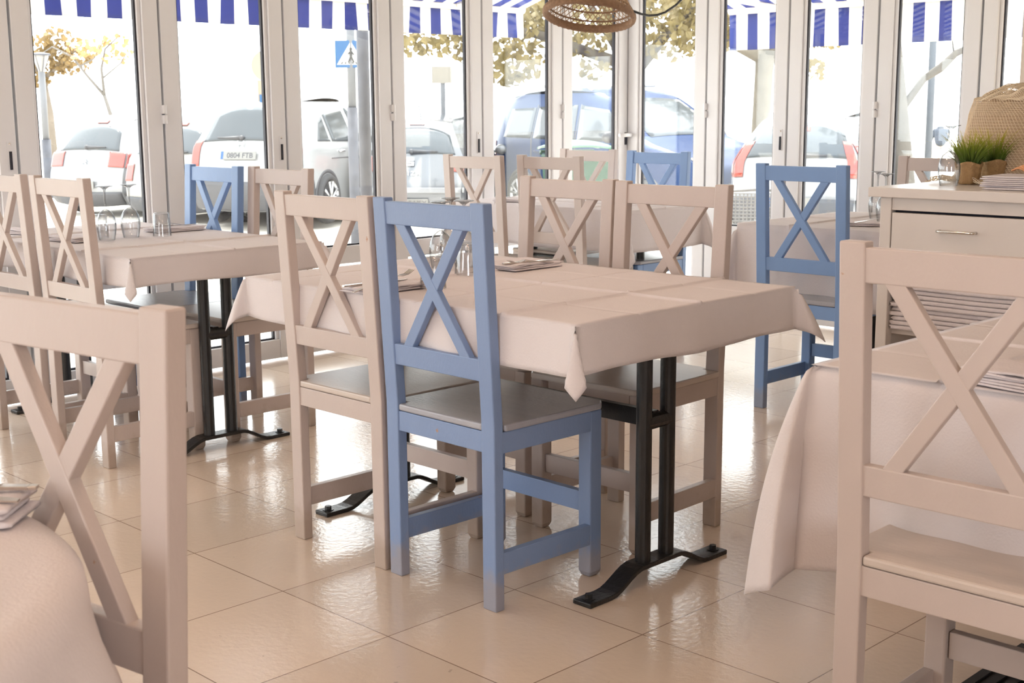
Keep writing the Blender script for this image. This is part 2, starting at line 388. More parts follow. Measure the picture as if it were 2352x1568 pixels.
leafcount = [0]
def door_leaf(p0, p1, inward, lock_side, hinge_side, label):
    """One glazed folding leaf from p0 to p1 (floor points along the front plane); inward = normal into the room."""
    leafcount[0] += 1
    root = bpy.data.objects.new('door_%d' % leafcount[0], None); COL.objects.link(root)
    root.empty_display_size = 0.1
    structure(root, label)
    P0, P1, n = Vector((*p0, 0)), Vector((*p1, 0)), Vector((*inward, 0))
    L = (P1-P0).length; t = (P1-P0)/L
    g = 0.006; s = 0.076; d = 0.055; H = 2.2
    def bx(m_, a0, a1, d0, d1, z0, z1):
        q = [P0+t*a+n*e for a, e in ((a0, d0), (a1, d0), (a1, d1), (a0, d1))]
        m_.hexa([(v.x, v.y, z0) for v in q] + [(v.x, v.y, z1) for v in q])
    f = MB()
    bx(f, g, g+s, 0, d, 0.012, H); bx(f, L-g-s, L-g, 0, d, 0.012, H)
    bx(f, g+s, L-g-s, 0.004, d-0.004, 0.012, 0.105)
    bx(f, g+s, L-g-s, 0.004, d-0.004, 0.445, 0.535)
    bx(f, g+s, L-g-s, 0.004, d-0.004, H-0.085, H)
    # glazing beads, set a little behind the stile face
    for a0, a1 in ((g+s, g+s+0.018), (L-g-s-0.018, L-g-s)):
        bx(f, a0, a1, 0.006, d-0.014, 0.105, H-0.085)
    f.build('frame', ALU, root, 0.003)
    gk = MB()
    for z0, z1 in ((0.105, 0.445), (0.535, H-0.085)):
        for a0, a1 in ((g+s+0.018, g+s+0.026), (L-g-s-0.026, L-g-s-0.018)):
            bx(gk, a0, a1, 0.012, 0.030, z0, z1)
        bx(gk, g+s+0.026, L-g-s-0.026, 0.012, 0.030, z0, z0+0.008)
    # black seal in the joint between two leaves
    bx(gk, L-g, L+g*0.2, 0.008, 0.034, 0.02, H)
    gk.build('rubber_gasket', GASKET, root)
    for z0, z1 in ((0.11, 0.44), (0.54, H-0.09)):
        pn = MB(); bx(pn, g+s+0.02, L-g-s-0.02, 0.018, 0.024, z0, z1); pn.build('glass_pane', PANE, root)
    if lock_side:
        a = L-g-0.030 if lock_side > 0 else g+0.030
        k = MB(); bx(k, a-0.012, a+0.012, d, d+0.003, 0.98, 1.10); k.build('lock_plate', ALU, root, 0.001)
        k = MB(); bx(k, a-0.005, a+0.005, d+0.003, d+0.009, 0.985, 1.06); k.build('lock_slot', GASKET, root)
        q = P0+t*a+n*(d+0.002)
        k = MB().ball((q.x, q.y, 1.09), 0.006); k.build('screw', CHROME, root)
    if hinge_side:
        a = L
        for z0, z1 in ((1.165, 1.203), (1.209, 1.247)):
            q = P0+t*a+n*(d+0.004)
            MB().cyl(q.x, q.y, z0, z1, 0.0135, 12).build('hinge', ALU, root)
    return root

YS = [-3.5, -2.88, -2.22, -1.55, -0.88, -0.21, 0.45, 1.11, 1.77, 2.426, 3.111, 3.777, 4.447, 5.097, 5.752, 6.35]
for i in range(len(YS)-1):
    k = i - 8
    if k >= 0:
        lab = ['folding glass door leaf at the left edge beyond the leftmost white chairs', 'folding glass door leaf framing the street lamp and small hatchback',
               'folding glass door leaf framing the blank plate side of the silver crossover', 'folding glass door leaf with the pedestrian crossing sign behind it',
               'folding glass door leaf in front of the grey hatchback', 'folding glass door leaf in front of the blue van rear door', 'folding glass door leaf left of the room corner'][k]
    else:
        lab = 'folding glass door leaf outside the view on the left side'
    door_leaf((XL, YS[i]), (XL, YS[i+1]), (1, 0), 1 if (k in (0, 2, 4)) else 0, 1 if k in (1, 3, 5) else 0, lab)
XS = [-5.32, -4.715, -4.155, -3.606, -3.04, -2.48]
labs = ['folding glass door leaf right of the room corner', 'folding glass door leaf framing the pale tree trunk', 'folding glass door leaf in front of the white hatchback right half',
        'folding glass door leaf with the bare branch behind it', 'folding glass door leaf beside the cream pillar']
for i in range(5):
    door_leaf((XS[i+1], YF), (XS[i], YF), (0, -1), -1 if i == 1 else 0, 1 if i in (1, 3) else 0, labs[i])
    if i in (0, 2):
        pass
# corner post
c = MB().box(XL-0.02, XL+0.05, YF-0.05, YF+0.02, 0, 2.22)
structure(c.build('trim_3', ALU, None, 0.006), 'white corner post between the two rows of glass doors')
k = bpy.data.objects.get('trim_3')
MB().tube([(XL+.05, 6.33, 1.06), (XL+.095, 6.33, 1.06), (XL+.10, 6.30, 1.06), (XL+.10, 6.22, 1.06)], .012, 10).build('lever_handle', ALU, k, 0, True)
MB().box(XL+0.052, XL+0.060, 6.318, 6.336, 1.0, 1.075).build('lock_slot', GASKET, k)

# ---------------------------------------------------------------- chairs
CW, CA, CB, LEAN = 0.4096, 0.0463, 0.030, 0.0575
def pv(z): return -LEAN*(z-0.468) if z > 0.468 else -0.002*z
def chair_parts(root, m, seat_m):
    hw = CW/2; iw = hw-CA
    for sx in (-1, 1):
        x0, x1 = (-hw, -iw) if sx < 0 else (iw, hw)
        b = MB(); k = 0; zs = [0.0, 0.468, 1.0]
        for z in zs: b.v += [(x0, pv(z), z), (x1, pv(z), z), (x1, pv(z)+CB, z), (x0, pv(z)+CB, z)]
        b.f = [(3, 2, 1, 0), (8, 9, 10, 11)] + [(4*j+i, 4*j+(i+1) % 4, 4*j+4+(i+1) % 4, 4*j+4+i) for j in range(2) for i in range(4)]
        b.build('back_post', m, root, 0.003)
        lx0, lx1 = (-hw+0.002, -hw+0.045) if sx < 0 else (hw-0.045, hw-0.002)
        lg = MB().hexa([(lx0+.006, .347, 0), (lx1-.006, .347, 0), (lx1-.006, .380, 0), (lx0+.006, .380, 0)] + [(lx0, .342, .014), (lx1, .342, .014), (lx1, .386, .014), (lx0, .386, .014)])
        lg.f.pop(1); q = len(lg.v); lg.v += [(lx0, .342, .449), (lx1, .342, .449), (lx1, .386, .449), (lx0, .386, .449)]
        lg.f += [(q, q+1, q+2, q+3)] + [(4+i, 4+(i+1) % 4, q+(i+1) % 4, q+i) for i in range(4)]
        lg.build('front_leg', m, root, 0.004)
        xs = sx*(hw-0.013)
        MB().box(xs-.011, xs+.011, CB-.002, .344, .396, .4495).build('side_apron', m, root, 0.002)
        MB().box(xs-.011, xs+.011, CB-.002, .344, .0905, .1455).build('side_stretcher', m, root, 0.002)
    def rail(name, z0, z1, e=0.0):
        y0, y1 = pv(z0)+.003, pv(z1)+.003
        t = .022
        MB().hexa([(-iw-.003, y0, z0), (iw+.003, y0, z0), (iw+.003, y0+t, z0), (-iw-.003, y0+t, z0), (-iw-.003, y1, z1), (iw+.003, y1, z1), (iw+.003, y1+t, z1), (-iw-.003, y1+t, z1)]).build(name, m, root, 0.0025)
    rail('top_rail', .9332, .9915)
    rail('lower_rail', .5723, .6271)
    MB().box(-iw-.003, iw+.003, .003, .024, .3965, .4495).build('back_apron', m, root, 0.002)
    MB().box(-iw+.01, iw-.01, .351, .372, .396, .4495).build('front_apron', m, root, 0.002)
    MB().box(-iw+.001, iw-.001, .352, .374, .172, .226).build('front_stretcher', m, root, 0.002)
    z0, z1 = .6235, .9365; y0, y1 = pv(z0)+.0045, pv(z1)+.0045; t = .019
    for sx in (-1, 1):
        a0, a1 = sx*(-iw+.031), sx*(-iw+.068); b0, b1 = sx*(iw-.068), sx*(iw-.031)
        y = .0006*sx
        pts = [(a0, y0+y, z0), (a1, y0+y, z0), (a1, y0+t+y, z0), (a0, y0+t+y, z0), (b0, y1+y, z1), (b1, y1+y, z1), (b1, y1+t+y, z1), (b0, y1+t+y, z1)]
        if sx < 0: pts = [pts[i] for i in (1, 0, 3, 2, 5, 4, 7, 6)]
        MB().hexa(pts).build('cross_bar', m, root, 0.002)
    # seat board, notched round the back posts, front corners clipped
    e = .006
    poly = [(-iw+.001, .001), (iw-.001, .001), (iw-.001, CB+.002), (hw+e, CB+.002), (hw+e, .375), (hw-.018, .402), (-hw+.018, .402), (-hw-e, .375), (-hw-e, CB+.002), (-iw+.001, CB+.002)]
    MB().prism(poly, .4505, .4684).build('seat', seat_m, root, 0.005)
G1 = 'wooden chairs with crossed backs'
wch = thing('dining_chair', 'white cross-back chair at the right end of the far side of the middle table', 'chair', (-2.396, 3.055, 0), PI+0.03, G1)
chair_parts(wch, WHITE, SEAT)
WK = children_of(wch)
BSEAT = mat('worn_blue_seat', (0.36, 0.36, 0.40), 0.22, 0, 0.08, 5, 0.15, 40, (1, 8, 1))
bch = thing('dining_chair', 'blue cross-back chair in the centre, tucked under the near side of the middle table', 'chair', (-2.38, 2.117, 0), -0.016, G1)
chair_parts(bch, BLUE, BSEAT)
BK = children_of(bch)
for o_ in BK:
    if o_.name.startswith('seat'): o_['label'] = 'worn grey-brown seat board'
for x, y, rz, lab in [
    (-2.81, 2.12, -0.002, 'white cross-back chair standing directly left of the central blue chair'),
    (-2.85, 3.094, PI-0.016, 'white cross-back chair at the far side of the middle table, left of its twin'),
    (-0.915, 1.906, 0.019, 'large white cross-back chair at the right edge, in front of the long-clothed table'),
    (-1.459, 0.692, math.radians(189.1), 'large white cross-back chair at the lower left, behind the round table'),
    (-4.283, 2.105, -0.007, 'white cross-back chair at the near right end of the left table, back towards us'),
    (-4.748, 2.098, 0.02, 'white cross-back chair cut by the left edge of the photo'),
    (-4.282, 2.989, PI-0.007, 'white cross-back chair beside a blue one at the far side of the left table'),
    (-4.726, 4.477, 0.005, 'white cross-back chair at the left near side of the back corner table'),
    (-4.343, 4.62, 0.024, 'white cross-back chair at the right near side of the back corner table'),
    (-4.888, 5.486, PI, 'white cross-back chair on the far side of the corner table before the green bin'),
    (-2.785, 5.481, PI, 'white cross-back chair half hidden behind the sideboard and its wine glass')]:
    dup(wch, (x, y, 0), rz, lab, WK)
b2 = thing('dining_chair', 'blue cross-back chair left of the sideboard, at the small right table', 'chair', (-2.816, 4.43, 0), -0.001, G1)
chair_parts(b2, BLUE2, BSEAT)
BK2 = children_of(b2)
for x, y, rz, lab in [
    (-4.699, 2.952, PI-0.014, 'blue cross-back chair at the far side of the left table, under the number plate'),
    (-4.337, 5.416, PI-0.007, 'blue cross-back chair on the far side of the corner table by the corner post')]:
    dup(b2, (x, y, 0), rz, lab, BK2)

# ---------------------------------------------------------------- tables and cloths
def table_parts(root, L, W, feet, zt=0.730):
    MB().box(-L/2+.02, L/2-.02, -W/2+.02, W/2-.02, zt-.03, zt).build('tabletop', BOARD, root, 0.004)
    for fx in feet:
        f = MB(); n = 28; hl = 0.285
        def zz(y):
            a = abs(y)
            if a > .20: return 0.006
            if a < .075: return 0.052
            q = (.20-a)/.125
            return 0.006+0.046*(q*q*(3-2*q))
        k0 = len(f.v)
        for i in range(n+1):
            y = -hl+2*hl*i/n; z = zz(y); hwid = 0.030
            f.v += [(fx-hwid, y, z-.006), (fx+hwid, y, z-.006), (fx+hwid, y, z+.007), (fx-hwid, y, z+.007)]
        for i in range(n):
            for q in range(4): f.f.append((4*i+q, 4*i+(q+1) % 4, 4*i+4+(q+1) % 4, 4*i+4+q))
        f.f += [(3, 2, 1, 0), (4*n, 4*n+1, 4*n+2, 4*n+3)]
        ft = f.build('foot', BLACK, root, 0.003)
        for sy in (-1, 1):
            MB().cyl(fx, sy*.258, .012, .026, .010, 6).lathe([(0.017, .012), (0.017, .015)], 14, (fx, sy*.258, 0), True).build('bolt', BLACK, ft)
        for yy in (-.048, .048):
            MB().cyl(fx, yy, .05, zt-.03, .0205).build('post', BLACK, root, 0.002)
        MB().box(fx-.03, fx+.03, -.25, .25, zt-.042, zt-.03).build('top_plate', BLACK, root)
        MB().tube([(fx, -.05, .425), (fx, .05, .425)], .021, 14).build('collar', BLACK, root)
    if len(feet) > 1:
        MB().box(min(feet), max(feet), -.012, .012, .405, .45).build('crossbeam', BLACK, root, 0.002)

def coords(a0, a1, step, marks, half=0.005):
    c = [a0+(a1-a0)*i/max(1, round((a1-a0)/step)) for i in range(max(1, round((a1-a0)/step))+1)]
    c = [v for v in c if all(abs(v-m) > half*2.2 for m in marks)]
    for m in marks: c += [m-half, m-half*.4, m, m+half*.4, m+half]
    return sorted(c)
def cloth(name, label, x0, x1, y0, y1, z, drop, marks_x, marks_y, seed, group=None, flare=0.06, wav=0.006, ear=(.5, .5, .5, .5), step=0.02, nd=10, tip=1.0, rr=0.012):
    """Ironed cloth: flat top with raised crease lines, hanging sides with soft waves, folded ears at the corners."""
    rnd = random.Random(seed)
    ph = [rnd.uniform(0, 6.28) for _ in range(12)]
    xs = coords(x0, x1, step, marks_x); ys = coords(y0, y1, step, marks_y)
    dd = [drop*((i+1)/nd) for i in range(nd)]
    A = [-(d) for d in reversed(dd)] + [0]*0
    gx = [('o', -d) for d in reversed(dd)] + [('i', v) for v in xs] + [('o', d) for d in dd]
    gy = [('o', -d) for d in reversed(dd)] + [('i', v) for v in ys] + [('o', d) for d in dd]
    def hang(r):           # arc length r past the edge -> (outward, down)
        if r < rr*PI/2: return rr*math.sin(r/rr), rr*(1-math.cos(r/rr))
        q = r-rr*PI/2
        return rr+flare*q, rr+q*math.sqrt(max(0.1, 1-flare*flare))
    def crease(x, y):
        h = 0
        for i, m in enumerate(marks_x):
            d = abs(x-m)/.005
            if d < 1: h += .0065*(1-d)*(1 if i % 2 == 0 else -.5)
        for i, m in enumerate(marks_y):
            d = abs(y-m)/.005
            if d < 1: h += .0065*(1-d)*(1 if i % 2 else -.5)
        return h
    def wave(s, r, k):
        return wav*(r/drop)*(math.sin(s*17+ph[k])+.6*math.sin(s*31+ph[k+4]))
    V = []
    for ty, vy in gy:
        for tx, vx in gx:
            if tx == 'i' and ty == 'i':
                V.append((vx, vy, z+crease(vx, vy)+.0006*math.sin(vx*23+ph[8])*math.sin(vy*19+ph[9])))
            elif tx == 'o' and ty == 'i':
                sx = 1 if vx > 0 else -1; o, d = hang(abs(vx)); X = (x1 if sx > 0 else x0)
                V.append((X+sx*(o-rr+wave(vy, abs(vx), 0 if sx > 0 else 1)), vy, z-d+.004*math.sin(vy*9+ph[10])*(abs(vx)/drop)))
            elif tx == 'i' and ty == 'o':
                sy = 1 if vy > 0 else -1; o, d = hang(abs(vy)); Y = (y1 if sy > 0 else y0)
                V.append((vx, Y+sy*(o-rr+wave(vx, abs(vy), 2 if sy > 0 else 3)), z-d+.004*math.sin(vx*8+ph[11])*(abs(vy)/drop)))
            else:
                sx = 1 if vx > 0 else -1; sy = 1 if vy > 0 else -1
                X = x1 if sx > 0 else x0; Y = y1 if sy > 0 else y0
                a, b2 = abs(vx), abs(vy); r = max(a, b2)*(1-tip)+math.hypot(a, b2)*tip; phi = math.atan2(b2, a)
                psi = min(phi, PI/2-phi)
                o, d = hang(r)
                e_ = ear[(1 if sx > 0 else 0) if sy < 0 else (2 if sx > 0 else 3)]*.28*math.tanh(r/.28)*math.sin(psi)*1.2
                dn = math.sqrt(max(0, d*d-e_*e_*.8))
                # side of the fold: the two halves of the ear stand a little apart
                dev = (phi-PI/4)/(PI/4)
                gap = .20*r*math.sin(psi*2)*(1 if dev > 0 else -1)*min(1, abs(dev)*3)
                dx = sx*(e_*R2 + (o-rr)*math.cos(phi) - gap*R2); dy = sy*(e_*R2 + (o-rr)*math.sin(phi) + gap*R2)
                V.append((X+dx, Y+dy, z-dn))
    W = len(gx); Fc = []
    for j in range(len(gy)-1):
        for i in range(W-1):
            a = j*W+i; Fc.append((a, a+1, a+W+1, a+W))
    b = MB(); b.v, b.f = V, Fc
    o = b.build(name, CLOTH, None, 0, True, 0.0012)
    return tag(o, label, 'tablecloth', group)
GC = 'white tablecloths'
def dining_table(label, x0, x1, y0, y1, feet):
    cx, cy = (x0+x1)/2, (y0+y1)/2
    r = thing('dining_table', label, 'table', (cx, cy, 0), 0, 'tables with black metal bases')
    table_parts(r, x1-x0, y1-y0, [f-cx for f in feet])
    return r
ZTOP = .738
dining_table('middle table on two black twin-post feet behind the central blue chair', -3.235, -1.94, 2.14, 3.015, (-2.055, -3.12))
cloth('tablecloth', 'white creased cloth with short drop over the middle table', -3.24, -1.935, 2.135, 3.02, ZTOP, .125, [-2.17, -2.48, -2.79, -3.10], [2.36, 2.60, 2.83], 3, GC, 0.03, 0.005, (.45, .22, .62, .6))
dining_table('left table with black posts, lined with two white chairs on the near side', -5.275, -3.93, 2.15, 2.925, (-4.05, -5.15))
cloth('tablecloth', 'sunlit white cloth with long ridged creases on the left table', -5.28, -3.925, 2.145, 2.93, ZTOP, .105, [-4.26, -4.60, -4.94], [2.36, 2.55, 2.74], 5, GC, 0.02, 0.003, (.5, .18, .6, .6))
dining_table('table in the back corner below the wicker lamp, ringed by four chairs', -5.20, -4.01, 4.78, 5.375, (-4.2, -4.95))
cloth('tablecloth', 'white cloth on the back corner table under the wicker lamp', -5.205, -4.005, 4.775, 5.38, ZTOP, .21, [-4.30, -4.60, -4.90], [4.93, 5.08, 5.23], 8, GC, 0.03, 0.006, (.5, .4, .5, .5))
dining_table('small table in front of the right blue chair, half hidden by the sideboard', -3.23, -2.46, 4.60, 5.435, (-2.85,))
cloth('tablecloth', 'white cloth on the small table behind the right blue chair', -3.235, -2.455, 4.59, 5.44, ZTOP, .33, [-2.98, -2.72], [4.80, 5.02, 5.23], 11, GC, 0.06, 0.010, (.4, .4, .4, .4))
dining_table('near right table hidden under a long cloth behind the large white chair', -1.30, -0.45, 2.11, 2.95, (-0.87,))
cloth('tablecloth', 'long white cloth hanging low on the near right table', -1.305, -0.445, 2.10, 2.955, ZTOP, .41, [-1.05, -0.77], [2.31, 2.53, 2.74], 14, GC, 0.05, 0.020, (.42, .42, .42, .42), 0.02, 30, .40, .028)

# round table, lower left
rt = thing('round_table', 'round table under a draped cloth at the lower left edge', 'table', (-1.474, 0.209, 0))
MB().cyl(0, 0, .700, .730, .425, 48).build('tabletop', BOARD, rt, 0.004)
MB().cyl(0, 0, .03, .70, .035).build('post', BLACK, rt)
MB().lathe([(.22, 0), (.22, .012), (.05, .035)], 32, (0, 0, 0), True).build('base_plate', BLACK, rt)
def round_cloth(u, v):
    a = 2*PI*u; R = .440
    if v < .4:
        r = R*v/.4; return (r*math.cos(a), r*math.sin(a), .738)
    q = (v-.4)/.6; d = .52*q
    arc = .03
    if d < arc*1.57:
        th = d/arc; r, z = R-arc*.3+arc*math.sin(th), .738-arc*(1-math.cos(th))
    else:
        e = d-arc*1.57
        fold = (math.sin(a*9)+.5*math.sin(a*14+1))*.034*min(1, e/.22)
        r, z = R+arc*.7+.20*e+fold, .738-arc-e*.97
    return (r*math.cos(a), r*math.sin(a), z)
rc = MB().grid(round_cloth, 120, 50, True).build('tablecloth', CLOTH, None, 0, True, 0.0012)
rc.location = (-1.474, 0.209, 0)
tag(rc, 'white cloth with soft folds on the round table, lower left', 'tablecloth', GC)

# ---------------------------------------------------------------- napkins, cutlery, glasses
def napkin(label, loc, rz, L=.22, W=.075, h=.016, seed=1, layers=4):
    """Folded cloth: soft rounded layers, each a closed section swept along the length."""
    rnd = random.Random(seed); b = MB(); n, m = 26, 18
    layers = max(1, min(layers, 3)) if h < .03 else layers
    for k in range(layers):
        t = h/layers; z0 = t*k
        dx0, dx1 = rnd.uniform(0, .010), rnd.uniform(0, .010); dy0, dy1 = rnd.uniform(0, .008), rnd.uniform(0, .010)
        p1, p2 = rnd.uniform(0, 6), rnd.uniform(0, 6)
        def fn(u, v):
            a = 2*PI*u; c, q = math.cos(a), math.sin(a)
            yy = math.copysign(abs(c)**.2, c); zz = math.copysign(abs(q)**.35, q)
            e = min(v, 1-v)*m
            sh = min(1, .55+.45*e) if e < 1 else 1
            x = -L/2+dx0+(L-dx0-dx1)*v
            y = (-W/2+dy0)*(1-(yy+1)/2)+(W/2-dy1)*(yy+1)/2
            return (x+.002*math.sin(yy*3+p1), y+.002*math.sin(v*7+p2), z0+t*.5+t*.53*zz*sh+.0018*math.sin(v*6+p1)*math.sin(yy*2+p2)*(k/layers)+.0012*(k/layers)*math.sin(v*15+p2))
        k0 = len(b.v)
        b.grid(fn, n, m, True)
        b.f.append(tuple(k0+i_ for i_ in range(n-1, -1, -1))); b.f.append(tuple(k0+m*n+i_ for i_ in range(n)))
    o = b.build('napkin', LINEN, None, 0, True)
    o.location, o.rotation_euler = loc, (0, 0, rz)
    return tag(o, label, 'napkin', 'folded napkins')
def fork(label, loc, rz, tilt=0.06):
    b = MB()
    def strip(pts, th=.0022):   # (x, halfwidth, z)
        for i in range(len(pts)-1):
            (xa, wa, za), (xb, wb, zb) = pts[i], pts[i+1]
            b.hexa([(xa, -wa, za), (xb, -wb, zb), (xb, wb, zb), (xa, wa, za), (xa, -wa, za+th), (xb, -wb, zb+th), (xb, wb, zb+th), (xa, wa, za+th)])
    strip([(-.10, .005, 0), (-.085, .0075, .001), (-.02, .0035, .006), (.035, .003, .012), (.05, .009, .009), (.062, .0115, .006)])
    for k in range(4):
        y = -.0095+.0063*k
        for xa, xb, za, zb in ((.062, .085, .006, .006), (.085, .105, .006, .013)):
            b.hexa([(xa, y-.0016, za), (xb, y-.0012, zb), (xb, y+.0012, zb), (xa, y+.0016, za), (xa, y-.0016, za+.002), (xb, y-.0012, zb+.0015), (xb, y+.0012, zb+.0015), (xa, y+.0016, za+.002)])
    o = b.build('fork', STEEL, None, 0, False)
    o.location, o.rotation_euler = loc, (0, -tilt, rz)
    return tag(o, label, 'fork', 'forks on the tables')
def knife(label, loc, rz):
    b = MB()
    pts = [(-.11, .006), (-.10, .008), (-.02, .006), (-.01, .005), (0, .008), (.07, .010), (.10, .006), (.112, .001)]
    for (xa, wa), (xb, wb) in zip(pts, pts[1:]):
        t = .0045 if xb <= -.01 else .0016
        b.hexa([(xa, -wa*.8, 0), (xb, -wb*.8, 0), (xb, wb, 0), (xa, wa, 0), (xa, -wa*.8, t), (xb, -wb*.8, t), (xb, wb, t), (xa, wa, t)])
    o = b.build('knife', STEEL, None, 0.001)
    o.location, o.rotation_euler = loc, (0, 0, rz)
    return tag(o, label, 'knife', 'knives on the tables')
def wine_glass(label, loc):
    """Wine glass standing upside down on its rim: bowl below, foot on top."""
    r = thing('wine_glass', label, 'glass', loc, 0, 'upturned wine glasses')
    pr = [(.029, 0), (.033, .02), (.0365, .045), (.0365, .065), (.033, .085), (.024, .103), (.012, .113), (.005, .117)]
    MB().lathe(pr + [(max(.0008, q-.0012), z) for q, z in reversed(pr)], 32).build('bowl', GLASS, r, 0, True)
    MB().lathe([(.0045, .115), (.0036, .13), (.0034, .165), (.0042, .188), (.009, .194)], 16).build('stem', STEMG, r, 0, True)
    MB().lathe([(.009, .193), (.018, .199), (.031, .2015), (.031, .2035), (.0005, .2035)], 32).build('foot', STEMG, r, 0, True)
    return r
def tumbler(label, loc):
    r = thing('tumbler', label, 'glass', loc, 0, 'upturned water tumblers')
    pr = [(.036, 0), (.034, .03), (.030, .085), (.028, .09), (.0005, .09)]
    MB().lathe(pr + [(max(.0005, q-.002), z-.006*(z > .08)) for q, z in reversed(pr)], 32).build('wall', GLASS, r, 0, True)
    return r
ZT = .741
napkin('folded napkin under a fork and knife at the far side of the middle table', (-2.80, 2.83, ZT), PI/2, .225, .17, .016, 2, 3)
fork('fork on the napkin at the far side of the middle table', (-2.722, 2.81, ZT+.0165), -PI/2+.06, .05)
knife('knife beside the fork on the far napkin of the middle table', (-2.755, 2.84, ZT+.0175), PI/2-.1)
napkin('folded napkin seen between the crossed bars of the central blue chair', (-2.70, 2.215, ZT), PI/2, .21, .12, .016, 4, 3)
fork('fork with raised tines seen through the central blue chair back', (-2.668, 2.185, ZT+.022), PI/2, .14)
knife('knife on the near napkin of the middle table', (-2.715, 2.20, ZT+.0175), PI/2)
wine_glass('upturned wine glass on the middle table, leftmost of the three', (-2.93, 2.63, ZT))
wine_glass('upturned wine glass on the middle table, farthest of the three', (-3.033, 2.765, ZT))
wine_glass('upturned wine glass on the middle table, rightmost of the three', (-2.916, 2.713, ZT))
tumbler('upturned tumbler on the middle table seen through the left bars of the blue chair', (-2.625, 2.325, ZT))
tumbler('upturned tumbler on the middle table just left of the blue chair right post', (-2.78, 2.595, ZT))
napkin('folded napkin with cutlery on the left table, nearest its blue chair', (-4.725, 2.79, ZT), PI/2, .24, .12, .018, 6, 3)
fork('fork on the napkin before the blue chair of the left table', (-4.70, 2.78, ZT+.019), -PI/2+.1)
knife('knife on the napkin before the blue chair of the left table', (-4.74, 2.80, ZT+.019), PI/2+.05)
napkin('folded napkin on the left table behind the white chair crossed bars', (-4.650, 2.289, ZT), .15, .22, .085, .018, 7)
napkin('folded napkin on the left table behind the leftmost white chair', (-5.079, 2.309, ZT), .2, .22, .085, .018, 9)
wine_glass('upturned wine glass on the left table, left of the pair', (-4.561, 2.403, ZT))
wine_glass('upturned wine glass on the left table, right of the pair', (-4.588, 2.518, ZT))
tumbler('upturned tumbler on the left table beside the white chair post', (-4.661, 2.424, ZT))
tumbler('upturned tumbler on the left table right of the two wine glasses', (-4.556, 2.633, ZT))
napkin('folded napkin with fork on the back corner table', (-4.870, 4.891, ZT), .35, .22, .09, .016, 10)
fork('fork on the back corner table napkin', (-4.870, 4.901, ZT+.019), .7)
napkin('folded napkin with fork on the small table in front of the right blue chair', (-2.738, 4.807, ZT), .5, .24, .10, .014, 12)
fork('fork on the napkin in front of the right blue chair', (-2.717, 4.828, ZT+.017), .9)
wine_glass('upturned wine glass behind the left end of the sideboard, taller in view', (-2.887, 5.128, ZT))
wine_glass('upturned wine glass behind the left end of the sideboard, just right of its neighbour', (-2.762, 4.971, ZT))
napkin('folded napkin at the right photo edge on the long-clothed table', (-0.899, 2.163, ZT), -.12, .24, .12, .030, 13, 6)
napkin('folded napkin on the round table at the lower left edge', (-1.526, 0.570, ZT), .78, .20, .10, .026, 15, 4)
knife('knife handle resting on the round table napkin, farther one', (-1.541, 0.585, ZT+.030), .78+PI)
fork('fork handle resting on the round table napkin, nearer one', (-1.505, 0.554, ZT+.028), .80+PI, 0)

# ---------------------------------------------------------------- sideboard and what stands on it
sb = thing('sideboard', 'white sideboard with a slightly open drawer at the right edge', 'sideboard', (-2.28, 3.985, 0))
SL, SD, SH = 1.30, .97, .95
MB().box(0, SL, 0, SD, SH-.032, SH).build('top', CABIN, sb, 0.003)
q = MB()
q.box(.035, .075, .025, .065, 0, SH-.032).box(SL-.075, SL-.035, .025, .065, 0, SH-.032).box(.035, .055, .065, SD-.03, 0.08, SH-.032).box(SL-.055, SL-.035, .065, SD-.03, .08, SH-.032)
q.box(.035, SL-.035, SD-.05, SD-.03, .08, SH-.032).box(.055, SL-.055, .065, SD-.05, .45, .47).box(.055, SL-.055, .065, SD-.05, .06, .08).box(.055, SL-.055, .07, SD-.05, .70, .716)
q.box(.075, SL-.075, .03, .055, SH-.075, SH-.032).box(.075, SL-.075, .03, .055, .68, .70)
q.build('body', CABIN, sb, 0.002)
MB().box(.08, SL-.08, .05, .064, .70, SH-.075).build('drawer_gap_shade', GAP_SHADE, sb)  # near-black board put in as the shade inside the drawer gap
dr = MB().box(.079, SL-.079, .026, .05, .702, SH-.083).build('drawer', CABIN, sb, 0.002)
hx = .315
MB().tube([(hx-.062, .026, .815), (hx-.062, .006, .815), (hx-.05, .002, .815), (hx+.05, .002, .815), (hx+.062, .006, .815), (hx+.062, .026, .815)], .005, 10).build('handle', CHROME, dr, 0, True)
for i in range(13):
    rnd = random.Random(40+i)
    t = .0155; z0 = .470+i*t; x0 = -2.28+.085+rnd.uniform(-.012, .012); x1 = -2.28+.66+rnd.uniform(-.01, .01); y0 = 3.985+.035+rnd.uniform(0, .012)
    def cl(u, v, x0=x0, x1=x1, y0=y0, z0=z0, t=t, i=i):
        # closed folded-cloth section: rounded front fold swept along x
        a = 2*PI*u; W = .34
        yy = y0+W/2-W/2*math.copysign(min(1, abs(math.cos(a))**.16), math.cos(a))
        zz = z0+t/2+t/2*1.02*math.copysign(abs(math.sin(a))**.22, math.sin(a))
        x = x0+(x1-x0)*v
        return (x+.006*math.sin(zz*400+i), yy, zz-.004*math.sin(PI*v)*(i/13)*(1-abs(2*v-1)))
    o = MB().grid(cl, 28, 16, True)
    n = 28; o.f.append(tuple(range(n-1, -1, -1))); o.f.append(tuple(16*n+k for k in range(n)))
    o = o.build('folded_tablecloth', LINEN, None, 0, True)
    tag(o, 'white folded tablecloth in the stack on the sideboard shelf', 'linen', 'folded tablecloths in the sideboard niche')
ZS = .951
wine_glass('large upturned wine glass on the sideboard next to the grass pots', (-2.10, 4.20, ZS))
